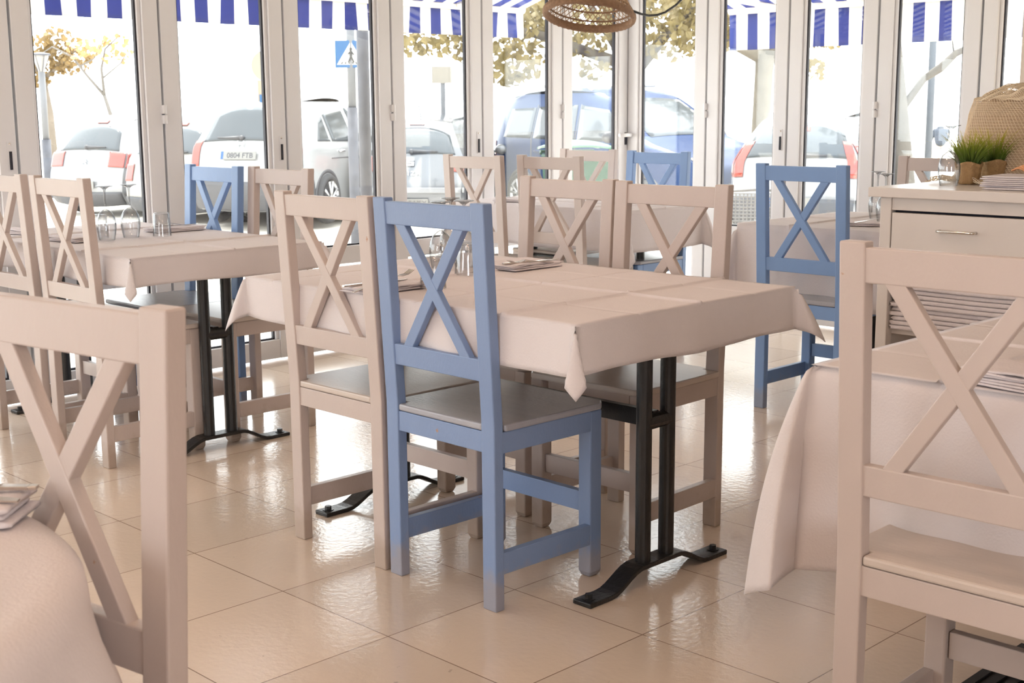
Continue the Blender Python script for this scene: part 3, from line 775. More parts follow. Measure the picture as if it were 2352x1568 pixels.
def grass_pot(label, loc, seed, s=1.0):
    rnd = random.Random(seed)
    r = thing('potted_grass', label, 'plant', loc, rnd.uniform(0, 6), 'grass plants in burlap pots')
    def pot(u, v):
        a = 2*PI*u
        prof = [(.030, 0), (.036, .004), (.040, .03), (.045, .062), (.049, .07), (.047, .078), (.042, .074), (.040, .060), (.001, .058)]
        k = v*(len(prof)-1); i = min(int(k), len(prof)-2); f = k-i
        rr = prof[i][0]*(1-f)+prof[i+1][0]*f; z = prof[i][1]*(1-f)+prof[i+1][1]*f
        wv = .0022*math.sin(a*9+seed)+.0016*math.sin(a*5+2*seed)
        return ((rr+wv*min(1, rr/.03))*math.cos(a)*s, (rr+wv*min(1, rr/.03))*math.sin(a)*s, (z+(.005*math.sin(a*3+seed) if .05 < z and rr > .041 else 0))*s)
    MB().grid(pot, 40, 24, True).build('burlap_pot', BURLAP, r, 0, True)
    g = MB()
    for k in range(230):
        a, rr = rnd.uniform(0, 2*PI), .036*math.sqrt(rnd.random())*s
        base = Vector((rr*math.cos(a), rr*math.sin(a), .055*s))
        h = rnd.uniform(.065, .15)*s; lean = (rr/.036/s)*rnd.uniform(.25, 1.15)+rnd.uniform(0, .25)
        d = Vector((math.cos(a+rnd.uniform(-.6, .6)), math.sin(a+rnd.uniform(-.6, .6)), 0)); sd = Vector((-d.y, d.x, 0))
        sd = (sd*math.cos(a*3)+d*math.sin(a*3)).normalized()
        w0 = rnd.uniform(.0022, .0042)*s; kk = len(g.v)
        for i in range(5):
            t = i/4; p = base+Vector((0, 0, 1))*h*t*(1-.12*lean*t)+d*(h*lean*t*t); ww = w0*(1-t*.92)
            g.v += [tuple(p-sd*ww), tuple(p+sd*ww)]
        g.f += [(kk+2*i, kk+2*i+1, kk+2*i+3, kk+2*i+2) for i in range(4)]
    gb = g.build('grass_blades', GRASS, r)
    gb['kind'] = 'stuff'
    return r
grass_pot('green grass in a burlap pot right behind the large wine glass', (-2.10, 4.34, ZS), 3, .95)
grass_pot('green grass in a burlap pot farther back, against the netted basket', (-2.075, 4.475, ZS), 8, 1.0)
# upturned basket with a fishing net thrown over it
BX, BY = -2.065, 4.70
bk = tag(MB().lathe([(.225, 0), (.218, .06), (.190, .20), (.168, .272), (.155, .283), (.12, .303), (.06, .320), (.001, .324)], 48, (BX, BY, ZS)).build('upturned_basket', BASKET, None, 0, True), 'beige upturned basket under the fishing net on the sideboard', 'basket')
def wire(o, th):
    d = o.modifiers.new('cords', 'WIREFRAME'); d.thickness = th; d.use_even_offset = False
    return o
def netf(u, v):
    a = 2*PI*u + v*2.2
    prof = [(.02, .338), (.06, .336), (.10, .322), (.15, .300), (.176, .283), (.195, .235), (.212, .15), (.226, .08), (.233, .02), (.250, .006), (.270, .005)]
    k = v*(len(prof)-1); i = min(int(k), len(prof)-2); f = k-i
    r = prof[i][0]*(1-f)+prof[i+1][0]*f; z = prof[i][1]*(1-f)+prof[i+1][1]*f
    j = .006*math.sin(a*7+v*20)+.004*math.sin(a*13)
    return (BX+(r+j*.6)*math.cos(a), min(BY+(r+j*.6)*math.sin(a), 4.94), ZS+z+(abs(j) if z > .28 else 0))
nb = MB().grid(netf, 110, 78, True)
def netflat(u, v):       # loose part of the net lying on the sideboard top
    x = -2.24+.62*u; y = 4.30+.30*v+.04*math.sin(u*11)
    return (x+.010*math.sin(v*23+u*9), y, ZS+.006+.020*abs(math.sin(u*17+v*5)*math.sin(v*13+u*7)))
nb.grid(netflat, 66, 30)
net = wire(nb.build('fishing_net', NETM), .0026)
tag(net, 'beige fishing net draped over the basket and onto the sideboard top', 'net')
# napkin pile, shell
for i in range(7):
    rnd = random.Random(70+i)
    o = napkin('white napkin in the flat pile at the right end of the sideboard', (-1.795+rnd.uniform(-.01, .01), 4.20+rnd.uniform(-.008, .008), ZS+.0062*i), .12+rnd.uniform(-.05, .05), .30, .22, .006, 71+i, 1)
    o['group'] = 'napkin pile on the sideboard'
sh = MB()
def shellf(u, v):
    a = -1.2+2.4*u; r = .045*v*(1+.05*math.sin(u*40))
    return (r*math.sin(a), r*math.cos(a), .020*math.sin(PI*min(1, v*.98))*(1-.5*abs(2*u-1))+.002*math.sin(u*50)*v)
sh.grid(shellf, 40, 12)
o = sh.build('seashell', SHELL, None, 0, True, 0.003)
o.location = (-1.88, 4.30, ZS+.047); o.rotation_euler = (.2, 0, .6)
tag(o, 'orange scallop shell lying by the napkin pile on the sideboard', 'shell')
# ribbed mat under the near right table
m_ = MB().box(-1.17, -.45, 2.45, 2.80, 0, .008)
for i in range(22): m_.box(-1.165+.0325*i, -1.145+.0325*i, 2.455, 2.795, .008, .014)
tag(m_.build('rubber_mat', RUBBER), 'black ribbed mat on the floor at the bottom right corner', 'mat')

# ---------------------------------------------------------------- wicker pendant lamp
lm = thing('pendant_lamp', 'brown wicker pendant lamp hanging at the top over the corner table', 'lamp', (-4.47, 5.03, 1.665))
lm.rotation_euler = (Matrix.Rotation(.11, 3, Vector((-R2, R2, 0))) @ Matrix.Rotation(-.24, 3, Vector((R2, R2, 0)))).to_euler()
RR = .222
def dome(r): return .17*(1-(r/RR)**2.2)
rim = MB()
rim.grid(lambda u, v: ((RR+.014*math.cos(2*PI*v)+.002*math.sin(2*PI*u*60))*math.cos(2*PI*u), (RR+.014*math.cos(2*PI*v)+.002*math.sin(2*PI*u*60))*math.sin(2*PI*u), .018+.021*math.sin(2*PI*v)+.002*math.sin(2*PI*u*47)), 120, 12, True)
rim.build('woven_rim', WICKER, lm, 0, True)
lat = MB()
for k in range(8):
    r = RR*(.95-.115*k); lat.tube([(r*math.cos(2*PI*i/48), r*math.sin(2*PI*i/48), .035+dome(r)) for i in range(49)], .0046, 6, False)
lat.build('cane_rings', WICKER, lm, 0, True)
lat = MB()
for k in range(44):
    for sgn in (-1, 1):
        pts = []
        for i in range(15):
            r = RR*(1-.82*i/14); a = 2*PI*k/44+sgn*.52*i/14*2.2
            pts.append((r*math.cos(a), r*math.sin(a), .037+dome(r)+.001*sgn))
        lat.tube(pts, .0021, 4, False)
lat.build('cane_lattice', mat('pale_cane', (0.36, 0.22, 0.12), 0.7, 0, 0.2, 40), lm)
MB().lathe([(.03, .25), (.042, .235), (.042, .19), (.001, .188)], 24, (0, 0, 0), True).build('lamp_holder', WICKER, lm, 0, True)
EM = mat('lit_bulb', (1, .95, .88), 0.5)
bn = EM.node_tree.nodes['Principled BSDF']; bn.inputs['Emission Color'].default_value = (1, .93, .82, 1); bn.inputs['Emission Strength'].default_value = 6
MB().ball((0, 0, .14), .035, 20, 12).build('bulb', EM, lm, 0, True)
CORD = mat('black_cord', (.015, .015, .017), .5, 0, .2, 20)
CWPTS = [(-4.44, 5.06, 1.90), (-4.33, 5.03, 1.78), (-4.295, 5.04, 1.722), (-4.261, 5.101, 1.697), (-4.25, 5.17, 1.681), (-4.247, 5.228, 1.675), (-4.235, 5.28, 1.680), (-4.22, 5.326, 1.695), (-4.215, 5.402, 1.732), (-4.215, 5.473, 1.779), (-4.22, 5.60, 1.95), (-4.22, 5.70, 2.55)]
cw = CWPTS
tag(MB().tube(cw, .006, 8).build('lamp_cord', CORD, None, 0, True), 'black cord swagging to the right from the wicker lamp', 'cord')
# unseen ceiling lamps: warm room light, last two added to brighten table and floor
WARM = mat('lit_ceiling_lamp', (1, .85, .65), .5)
bn = WARM.node_tree.nodes['Principled BSDF']; bn.inputs['Emission Color'].default_value = (1, .74, .52, 1); bn.inputs['Emission Strength'].default_value = 3
for x, y in ((.3, -1.0), (-1.8, -1.9), (1.9, .9), (-2.6, 2.7), (-1.1, 1.2)):
    r = thing('unseen_ceiling_lamp', 'round warm ceiling lamp outside the view', 'lamp', (x, y, ZC), 0, 'ceiling lamps')
    MB().lathe([(.20, 0), (.20, -.045), (.185, -.05)], 32, (0, 0, 0), True).build('lamp_housing', ALU, r)
    MB().lathe([(.18, -.051), (.17, -.058), (.001, -.062)], 32).build('diffuser', WARM, r, 0, True)
    l = bpy.data.lights.new('unseen_ceiling_lamp_light', 'AREA'); l.shape = 'DISK'; l.size = .36; l.energy = LAMP_W; l.color = (1, .66, .50)
    lo = bpy.data.objects.new('unseen_ceiling_lamp_light', l); COL.objects.link(lo); lo.parent = r; lo.location = (0, 0, -.075)

# ---------------------------------------------------------------- outside: awnings
AWN_L = stripes('striped_awning_left', 'Y', 3.190, .1765, .49, (.072, .098, .31), (.74, .72, .68), .55)
AWN_R = stripes('striped_awning_right', 'X', -5.310, .1745, .45, (.072, .098, .31), (.74, .72, .68), .55)
CREAMP = mat('cream_powder_coat', (.82, .77, .70), .4, 0, .03, 6)
def awning(label, side):
    r = thing('awning', label, 'awning', (0, 0, 0), 0, 'striped awnings')
    if side == 'L':
        a0, a1 = -1.5, 6.70; P = lambda a, d, z: (XL-d, a, z); m = AWN_L; zb, zt = 1.712, 1.885
    else:
        a0, a1 = -5.46, -1.5; P = lambda a, d, z: (a, YF+d, z); m = AWN_R; zb, zt = 1.612, 1.858
    n = int((a1-a0)/.04)
    MB().grid(lambda u, v: P(a0+(a1-a0)*u, 1.20+.012*math.sin(u*(a1-a0)*9)*v+.008*math.sin(u*(a1-a0)*23+1)*v, zt+(zb-zt)*v), n, 5).build('valence', m, r, 0, True, .0015)
    MB().grid(lambda u, v: P(a0+(a1-a0)*u, .10+1.08*v, 2.30+(zt+.03-2.30)*v-.02*math.sin(PI*v)), n, 8).build('canopy', m, r, 0, True, .0015)
    MB().tube([P(a0, 1.20, zt+.02), P(a1, 1.20, zt+.02)], .028, 10).build('front_bar', CREAMP, r)
    for a in ([5.95, 2.0] if side == 'L' else [-5.15, -2.4]):
        s = .55 if side == 'L' else -.55
        MB().tube([P(a+.2*(1 if s > 0 else -1)*.5, .1, 2.15), P(a+s, .65, 2.04), P(a+.1, 1.17, zt+.02)], .022, 8).build('folding_arm', CREAMP, r)
    return r
awning('blue and cream striped awning hanging over the left glass doors', 'L')
awning('blue and cream striped awning hanging over the right glass doors', 'R')

# ---------------------------------------------------------------- outside: cars
TYRE = mat('tyre_rubber', (.035, .035, .038), .75, 0, .3, 20)
RIM = mat('alloy_rim', (.55, .55, .56), .3, .8, .05, 10)
CGLASS = mat('tinted_car_glass', (.05, .058, .066), .10, 0, .3, 1.5, spec=.45)
REDL = mat('red_lamp_lens', (.19, .020, .010), .15, 0, .3, 30, coat=.6)
WHL = mat('clear_lamp_lens', (.22, .21, .20), .12, 0, .05, 30, coat=.6)
DPLAST = mat('dark_bumper_plastic', (.05, .05, .055), .6, 0, .2, 15)
PLATEW = mat('white_number_plate', (.15, .148, .14), .4, 0, .03, 10)
PLATEB = mat('blue_plate_strip', (.015, .06, .17), .4, 0, .05, 10)
INK = mat('plate_ink', (.03, .03, .04), .5, 0, .1, 10)
BADGE = mat('chrome_badge', (.55, .56, .58), .2, .9, .05, 10)
def lerp(cv, z):
    if z <= cv[0][1]: return cv[0][0]
    for (xa, za), (xb, zb) in zip(cv, cv[1:]):
        if z <= zb: return xa+(xb-xa)*(z-za)/max(1e-6, zb-za)
    return cv[-1][0]
def car(name, label, loc, heading, paint, S):
    """Car with its rear bumper at x=0, nose towards +x. S: rear / front profiles (x, z bottom to top), widths, glazing."""
    r = thing(name, label, 'car', loc, heading, 'parked vehicles')
    rear, front = S['rear'], S['front']; hb, hr, zbelt = S['hw'], S['hwr'], S['belt']; ztop = rear[-1][1]; z0 = rear[0][1]
    def sm(cv):
        out = []
        for i in range(len(cv)-1):
            p0, p1, p2, p3 = cv[max(i-1, 0)], cv[i], cv[i+1], cv[min(i+2, len(cv)-1)]
            for k in range(6):
                t = k/6
                x = .5*((2*p1[0])+(-p0[0]+p2[0])*t+(2*p0[0]-5*p1[0]+4*p2[0]-p3[0])*t*t+(-p0[0]+3*p1[0]-3*p2[0]+p3[0])*t**3)
                z = .5*((2*p1[1])+(-p0[1]+p2[1])*t+(2*p0[1]-5*p1[1]+4*p2[1]-p3[1])*t*t+(-p0[1]+3*p1[1]-3*p2[1]+p3[1])*t**3)
                out.append((x, z))
        out.append(cv[-1])
        res = [out[0]]
        for p in out[1:]: res.append((p[0], max(p[1], res[-1][1]+1e-4)))
        return res
    rc, fc = sm(rear), sm(front)
    zt2 = min(rc[-1][1], fc[-1][1])
    def hw(z):
        if z < zbelt: return hb-.05*((zbelt-z)/zbelt)**2
        q = (z-zbelt)/(ztop-zbelt); return hb+(hr-hb)*q-.02*q*q
    def Y(x, z):
        xr, xf = lerp(rc, z), lerp(fc, z)
        d = min(max(x-xr, 0), max(xf-x, 0)); k = .45
        return hw(z)-(.11*(1-d/k)**2 if d < k else 0)
    def up_n(x, z):     # rounding of the roof edge
        return 0
    prof = rc + [(rc[-1][0]+(fc[-1][0]-rc[-1][0])*i/12, rc[-1][1]+(fc[-1][1]-rc[-1][1])*i/12+.05*math.sin(PI*i/12)) for i in range(1, 12)] + list(reversed(fc))
    nP = len(prof)
    def nrm(i):
        a, b_ = prof[max(i-1, 0)], prof[min(i+1, nP-1)]; dx, dz = b_[0]-a[0], b_[1]-a[1]; l = math.hypot(dx, dz) or 1
        return (-dz/l, dx/l)
    def shell(i, t, off=0):
        i0 = max(0, min(nP-1, int(i))); i1 = min(nP-1, i0+1); f = i-i0
        x = prof[i0][0]*(1-f)+prof[i1][0]*f; z = prof[i0][1]*(1-f)+prof[i1][1]*f
        n0 = nrm(i0); bl = .07*(1-t*t)+off
        return (x+n0[0]*bl, t*Y(x, min(z, zt2)), z+n0[1]*bl*(.6 if abs(n0[1]) > .7 else 1))
    b = MB()
    b.grid(lambda u, v: shell(v*(nP-1), -1+2*u), 16, nP-1)
    nz, nx = 26, 40
    for s in (-1, 1):
        def side(u, v, s=s):
            z = z0+(zt2-z0)*v; xr, xf = lerp(rc, z), lerp(fc, z); x = xr+(xf-xr)*u
            return (x, s*Y(x, z), z)
        b.grid(side, nx, nz)
    b.box(rc[0][0]+.1, fc[0][0]-.1, -hb+.12, hb-.12, z0-.02, z0+.05)
    body = b.build('body', paint, r, 0, True)
    def zi(z, fr=False):
        for i in range(len(rc)-1):
            if rc[i+1][1] >= z: return i+(z-rc[i][1])/max(1e-6, rc[i+1][1]-rc[i][1])
        return len(rc)-1
    def shell_patch(nm, za, zb_, ta, tb, m, off=.006, parent=None, curve=0.0):
        ia, ib = zi(za), zi(zb_)
        g = MB()
        def fn(u, v):
            t = ta+(tb-ta)*u
            q = abs(2*u-1); vv = v*(1-curve*q**3)
            return shell(ia+(ib-ia)*vv, t, off)
        g.grid(fn, 14, 8)
        return g.build(nm, m, parent or r, 0, True, .008)
    def side_patch(nm, pts, m, s, off=.006, parent=None):
        (ax, az), (bx_, bz), (cx, cz), (dx, dz) = pts   # bl, br, tr, tl
        g = MB()
        def fn(u, v):
            x = (ax*(1-u)+bx_*u)*(1-v)+(dx*(1-u)+cx*u)*v; z = (az*(1-u)+bz*u)*(1-v)+(dz*(1-u)+cz*u)*v
            return (x, s*(Y(x, z)+off), z)
        g.grid(fn, 8, 8)
        return g.build(nm, m, parent or r, 0, True, .008)
    if 'rw' in S:
        za, zb_, tw = S['rw']; shell_patch('rear_window', za, zb_, -tw, tw, CGLASS, .006, None, S.get('rwc', .25))
    if 'ws' in S:
        za, zb_, tw = S['ws']
        fi = [i for i in range(nP) if i > len(rc)+8]
        def fz(z):
            for i in range(nP-1, len(rc), -1):
                if prof[i-1][1] >= z: return i-(z-prof[i][1])/max(1e-6, prof[i-1][1]-prof[i][1])
            return len(rc)+11
        ia, ib = fz(za), fz(zb_)
        MB().grid(lambda u, v: shell(ia+(ib-ia)*v, -tw+2*tw*u, .006), 14, 8).build('windscreen', CGLASS, r, 0, True, .008)
        for s in (-1, 1):
            i0, i1 = fz(S['hl'][0]), fz(S['hl'][1])
            MB().grid(lambda u, v: shell(i0+(i1-i0)*v, s*(.60+.36*u), .010), 8, 6).build('headlamp', WHL, r, 0, True, .008)
        i0, i1 = fz(.42), fz(.62)
        MB().grid(lambda u, v: shell(i0+(i1-i0)*v, -.5+u, .008), 8, 6).build('grille', DPLAST, r, 0, True, .008)
        pm = shell(fz(.70), 0, .012)
        MB().ball(pm, .07, 16, 8, (.4, 1, 1)).build('badge', BADGE, r, 0, True)
    for s in (-1, 1):
        for k, pts in enumerate(S['sw']): side_patch('side_window', pts, CGLASS, s)
        for pts in S.get('doorlines', []): side_patch('door_seam', pts, DPLAST, s, .003)
        for (x, z) in S.get('handles', []):
            MB().tube([(x-.09, s*(Y(x-.09, z)+.012), z), (x, s*(Y(x, z)+.045), z+.01), (x+.09, s*(Y(x+.09, z)+.012), z)], .014, 8).build('door_handle', S.get('hm', BADGE), r, 0, True)
        mx, mz = S['mirror']
        MB().ball((mx, s*(Y(mx, mz)+.13), mz+.03), .10, 14, 8, (.7, 1.1, .8)).tube([(mx, s*(Y(mx, mz)-.02), mz), (mx, s*(Y(mx, mz)+.1), mz+.01)], .025, 8).build('door_mirror', S.get('mm', paint), r, 0, True)
        for wx in S['wheels']:
            R = S.get('wr', .33); y = s*(hb-.055)
            arch = MB().grid(lambda u, v: (wx+(R+.055-.05*v)*math.cos(PI*2*u), s*(Y(wx, .4)+.010), max(z0-.02, R+(R+.055-.05*v)*math.sin(2*PI*u))), 40, 1, True)
            arch.build('wheel_arch', S.get('archm', DPLAST), r, 0, True, .012)
            wt = MB()
            def ty(u, v):
                a = 2*PI*u; c_ = 2*PI*v; rr = R-.055+.055*math.cos(c_)
                return (wx+rr*math.cos(a), y+s*(.02+.085*math.sin(c_)), R+rr*math.sin(a))
            wt.grid(ty, 36, 12, True)
            w_ = wt.build('wheel', TYRE, r, 0, True)
            rm_ = MB()
            yf = y+s*.085
            rm_.grid(lambda u, v: (wx+(R*.70-.02*v)*math.cos(2*PI*u), yf-s*.03*v+s*.012, R+(R*.70-.02*v)*math.sin(2*PI*u)), 36, 2, True)
            for k in range(5):
                a = 2*PI*k/5+.3
                for da in (-.12, .12):
                    c0 = Vector((wx, yf+s*.010, R)); d0 = Vector((math.cos(a+da*.4), 0, math.sin(a+da*.4))); d1 = Vector((math.cos(a+da*2), 0, math.sin(a+da*2)))
                    rm_.tube([c0+d0*.03, c0+d1*R*.69], .018, 6)
            rm_.ball((wx, yf+s*.012, R), .05, 12, 6, (1, .4, 1))
            rm_.build('rim', RIM, w_, 0, True)
            MB().grid(lambda u, v: (wx+(R*.69*v)*math.cos(2*PI*u), yf-s*.035, R+(R*.69*v)*math.sin(2*PI*u)), 30, 1, True).build('brake_disc', DPLAST, w_, 0)
    za, zb_, tl = S['tl']
    for s in (-1, 1):
        o = shell_patch('tail_lamp', za, zb_, s*tl, s*1.0, REDL, .012)
        if S.get('tls', .18):
            xr = lerp(rc, (za+zb_)/2)
            side_patch('lamp_side', [(lerp(rc, za)+.005, za), (lerp(rc, za)+S.get('tls', .18), za+.03), (lerp(rc, zb_)+S.get('tls', .18)*.6, zb_), (lerp(rc, zb_)+.005, zb_)], REDL, s, .010, o)
    if 'bump' in S:
        za, zb_ = S['bump']; shell_patch('rear_bumper', za, zb_, -1, 1, S.get('bm', DPLAST), .022)
        for s in (-1, 1):
            side_patch('bumper_side', [(lerp(rc, za)+.0, za), (lerp(rc, za)+.42, za), (lerp(rc, zb_)+.42, zb_), (lerp(rc, zb_)+.0, zb_)], S.get('bm', DPLAST), s, .016)
    if 'brake' in S:
        shell_patch('brake_light', S['brake'][0], S['brake'][1], -.22, .22, REDL, .016)
    if 'plate' in S:
        z, txt, ts = S['plate']; i = zi(z); p = Vector(shell(i, 0, .035)); n0 = nrm(int(i)); n3 = Vector((n0[0], 0, n0[1])); upv = Vector((0, 0, 1)); upv = (upv-n3*upv.dot(n3)).normalized()
        M_ = axes(p, (0, -1, 0), upv)
        o = MB().box(-.26, .26, -.056, .056, -.006, .006).build('number_plate', PLATEW, r, .004); o.matrix_local = M_
        MB().box(-.256, -.218, -.053, .053, .006, .0075).build('plate_strip', PLATEB, o)
        text('plate_text', txt, .098, INK, o, Matrix.Translation((.025+ts, -.004, .0075)))
    if 'wiper' in S:
        z = S['wiper']; i = zi(z); p = Vector(shell(i, 0, .03)); p2 = Vector(shell(i+.3, S.get('wdir', -1)*.52, .03))
        MB().tube([p, p2], [.028, .010], 6).ball(tuple(p), .035, 10, 6).build('rear_wiper', DPLAST, r, 0, True)
    return r, shell, zi, nrm
def on_rear(sh, z, t, off, C):
    shell, zi, nrm = C
    i = zi(z); p = Vector(shell(i, t, off)); n0 = nrm(int(i)); n3 = Vector((n0[0], 0, n0[1])); u_ = Vector((0, 0, 1)); u_ = (u_-n3*u_.dot(n3)).normalized()
    return axes(p, (0, -1, 0), u_)
GZ = -.36
def head(deg): return math.radians(90-deg+45)   # camera-frame compass heading -> world rotation
WHITEC = mat('white_car_paint', (.17, .173, .18), .2, 0, .02, 4, coat=.6)
CREAMC = mat('pearl_white_car_paint', (.19, .18, .165), .2, 0, .02, 4, coat=.6)
SILVER = mat('silver_car_paint', (.26, .265, .27), .25, .1, .03, 4, coat=.6)
GREYC = mat('grey_car_paint', (.105, .11, .12), .22, .3, .03, 4, coat=.6)
BLUEC = mat('blue_car_paint', (.010, .028, .085), .35, 0, .1, 4, coat=.05, spec=.18)
hatch_front = [(3.25, .20), (3.32, .45), (3.27, .66), (3.05, .82), (2.75, .92), (2.5, 1.0), (2.2, 1.22), (1.9, 1.42), (1.80, 1.46)]
c3 = dict(rear=[(.12, .20), (.0, .36), (.0, .60), (.05, .78), (.12, .98), (.24, 1.16), (.42, 1.36), (.62, 1.47), (.80, 1.50)],
          front=[(3.85, .20), (3.92, .45), (3.85, .68), (3.55, .85), (3.10, .97), (2.75, 1.08), (2.35, 1.30), (2.0, 1.46), (1.80, 1.50)],
          hw=.86, hwr=.58, belt=.95, rw=(1.0, 1.36, .84), tl=(.76, .98, .62), tls=.28, sw=[[(.55, 1.0), (1.0, .99), (1.0, 1.38), (.75, 1.36)], [(1.06, .99), (1.75, .97), (1.70, 1.40), (1.06, 1.39)], [(1.82, .97), (2.65, .98), (2.15, 1.36), (1.77, 1.40)]],
          mirror=(2.55, .98), wheels=(.72, 3.15), wr=.31, brake=(1.39, 1.43), plate=(.50, '6363 H', 0.0), wiper=1.02, handles=[(1.25, .84)], bump=(.22, .40))
r_, s_, z_, n_ = car('hatchback_car', 'white small hatchback with red rear lamps, first from the left beyond the street lamp', (-18.95, 9.69, GZ), head(27), WHITEC, c3)
ch = MB()
for k in range(2):
    for sx in (-1, 1):
        ch.hexa([(0, .03-.035*k, 0), (sx*.055, -.005-.035*k, 0), (sx*.055, -.022-.035*k, 0), (0, .008-.035*k, 0), (0, .03-.035*k, .008), (sx*.055, -.005-.035*k, .008), (sx*.055, -.022-.035*k, .008), (0, .008-.035*k, .008)])
o = ch.build('chevron_badge', BADGE, r_); o.matrix_local = on_rear(s_, .84, 0, .02, (s_, z_, n_))
w2 = dict(c3); w2.update(plate=(.52, '1T', -.12), brake=(1.38, 1.42), tl=(.62, .86, .80), tls=.10, wiper=1.0)
car('hatchback_car', 'white hatchback squeezed between the small hatchback and the silver crossover', (-16.90, 9.86, GZ-.02), head(27), CREAMC, w2)
crv = dict(rear=[(.10, .24), (.0, .45), (-.02, .72), (.03, .95), (.10, 1.10), (.22, 1.32), (.36, 1.54), (.55, 1.64), (.75, 1.66)],
           front=[(4.40, .24), (4.50, .55), (4.42, .85), (4.10, 1.0), (3.55, 1.08), (3.25, 1.14), (2.80, 1.40), (2.35, 1.62), (2.1, 1.66)],
           hw=.85, hwr=.62, belt=1.06, rw=(1.12, 1.54, .82), tl=(.80, 1.14, .84), tls=.16,
           sw=[[(.62, 1.13), (1.02, 1.12), (1.02, 1.46), (.86, 1.38)], [(1.08, 1.12), (1.85, 1.10), (1.82, 1.56), (1.08, 1.48)], [(1.92, 1.10), (2.95, 1.12), (2.45, 1.50), (1.88, 1.57)]],
           mirror=(2.75, 1.12), wheels=(.86, 3.48), wr=.345, plate=(.93, '0804 FTB', 0.0), wiper=1.14, wdir=1, handles=[(1.32, .98)], bump=(.26, .62), bm=DPLAST,
           doorlines=[[(1.0, .885), (3.3, .875), (3.3, .885), (1.0, .895)]], archm=DPLAST)
r_, s_, z_, n_ = car('crossover_car', 'silver-white crossover with a rear number plate behind the left doors', (-14.863, 9.815, GZ+.06), head(17), SILVER, crv)
ch = MB().box(-.05, -.034, -.045, .045, 0, .01).box(.034, .05, -.045, .045, 0, .01).box(-.034, .034, -.008, .008, 0, .01)
o = ch.build('letter_badge', BADGE, r_); o.matrix_local = on_rear(s_, 1.06, 0, .025, (s_, z_, n_))
ib = dict(c3); ib.update(sw=[[(.55, 1.0), (.95, .99), (.95, 1.33), (.75, 1.31)], [(1.0, .99), (1.55, .97), (1.52, 1.35), (1.0, 1.34)], [(1.62, .97), (2.35, .98), (1.98, 1.28), (1.58, 1.35)]], mirror=(2.3, .96), wheels=(.68, 2.65), rear=[(.12, .20), (.0, .36), (.0, .58), (.05, .76), (.13, .94), (.22, 1.08), (.42, 1.28), (.62, 1.41), (.80, 1.45)], front=hatch_front, rw=(.97, 1.32, .86), tl=(.74, .94, .66), tls=.2,
     hw=.83, plate=(.36, '10 HSX', .06), brake=(1.35, 1.395), wiper=.98, wdir=-1, bump=(.46, .53), bm=WHITEC)
r_, s_, z_, n_ = car('hatchback_car', 'grey hatchback seen from behind with a white strip on its bumper', (-13.93, 11.96, GZ), head(8), GREYC, ib)
text('model_letters', 'I B I Z A', .085, BADGE, r_, on_rear(s_, .70, 0, .03, (s_, z_, n_)), .004)
ch = MB()
pts = [(.05, .045), (-.045, .045), (-.045, .008), (.03, .008), (.03, -.012), (-.05, -.012), (-.05, -.045), (.045, -.045)]
ch.prism([(-.05, .05), (.05, .05), (.05, .025), (-.02, .025), (-.02, .012), (-.05, .012)], 0, .01).prism([(-.05, .008), (.05, .008), (.05, -.008), (-.05, -.008)], 0, .01).prism([(.05, -.05), (-.05, -.05), (-.05, -.025), (.02, -.025), (.02, -.012), (.05, -.012)], 0, .01)
o = ch.build('emblem', BADGE, r_); o.matrix_local = on_rear(s_, .84, 0, .025, (s_, z_, n_))
# roof aerial
MB().tube([(.75, 0, 1.49), (.62, 0, 1.66)], .008, 6).tube([(.60, -.16, 1.67), (.60, .16, 1.67)], .006, 6).build('aerial', DPLAST, r_)
fi = dict(ib); fi.update(rear=[(.12, .20), (.0, .36), (.0, .56), (.05, .74), (.14, .98), (.24, 1.14), (.44, 1.34), (.62, 1.45), (.80, 1.48)], front=[(x, z+.03) for x, z in hatch_front], rw=(1.0, 1.38, .92), rwc=.3, tl=(.78, 1.18, .84), tls=.12,
     plate=(.50, '4B', -.1), brake=(1.28, 1.33), wiper=1.0, bump=(.22, .54), bm=DPLAST)
r_, s_, z_, n_ = car('hatchback_car', 'white hatchback seen from behind through the right glass doors', (-8.47, 13.10, GZ), head(24), WHITEC, fi)
van = dict(rear=[(.08, .22), (.0, .45), (.0, .90), (.02, 1.15), (.06, 1.40), (.13, 1.65), (.25, 1.78), (.45, 1.82)],
           front=[(4.20, .22), (4.32, .50), (4.26, .78), (4.0, .98), (3.55, 1.10), (3.20, 1.22), (2.80, 1.52), (2.45, 1.74), (2.2, 1.82)],
           hw=.90, hwr=.72, belt=1.12, rw=(1.15, 1.62, .8), tl=(.75, 1.12, .86), tls=.12, sw=[[(.35, 1.18), (1.0, 1.17), (1.0, 1.62), (.42, 1.60)], [(1.07, 1.17), (1.98, 1.14), (1.92, 1.65), (1.07, 1.63)], [(2.06, 1.14), (3.05, 1.16), (2.55, 1.58), (2.0, 1.65)]],
           mirror=(2.85, 1.18), wheels=(.78, 3.42), wr=.33, plate=(.60, '', 0), ws=(1.20, 1.70, .84), hl=(.72, .95), handles=[(1.2, .98), (2.15, .98)], hm=BLUEC, mm=DPLAST,
           doorlines=[[(2.015, .30), (2.035, .30), (2.0, 1.66), (1.985, 1.66)], [(1.02, .30), (1.04, .30), (1.04, 1.66), (1.02, 1.66)]])
for _k in ('rear', 'front', 'handles'): van[_k] = [(x*1.14, z) for x, z in van[_k]]
for _k in ('sw', 'doorlines'): van[_k] = [[(x*1.14, z) for x, z in q] for q in van[_k]]
van['mirror'] = (2.85*1.14, 1.18); van['wheels'] = tuple(x*1.14 for x in van['wheels'])
hv = head(147)
vx, vy = -11.80, 13.65
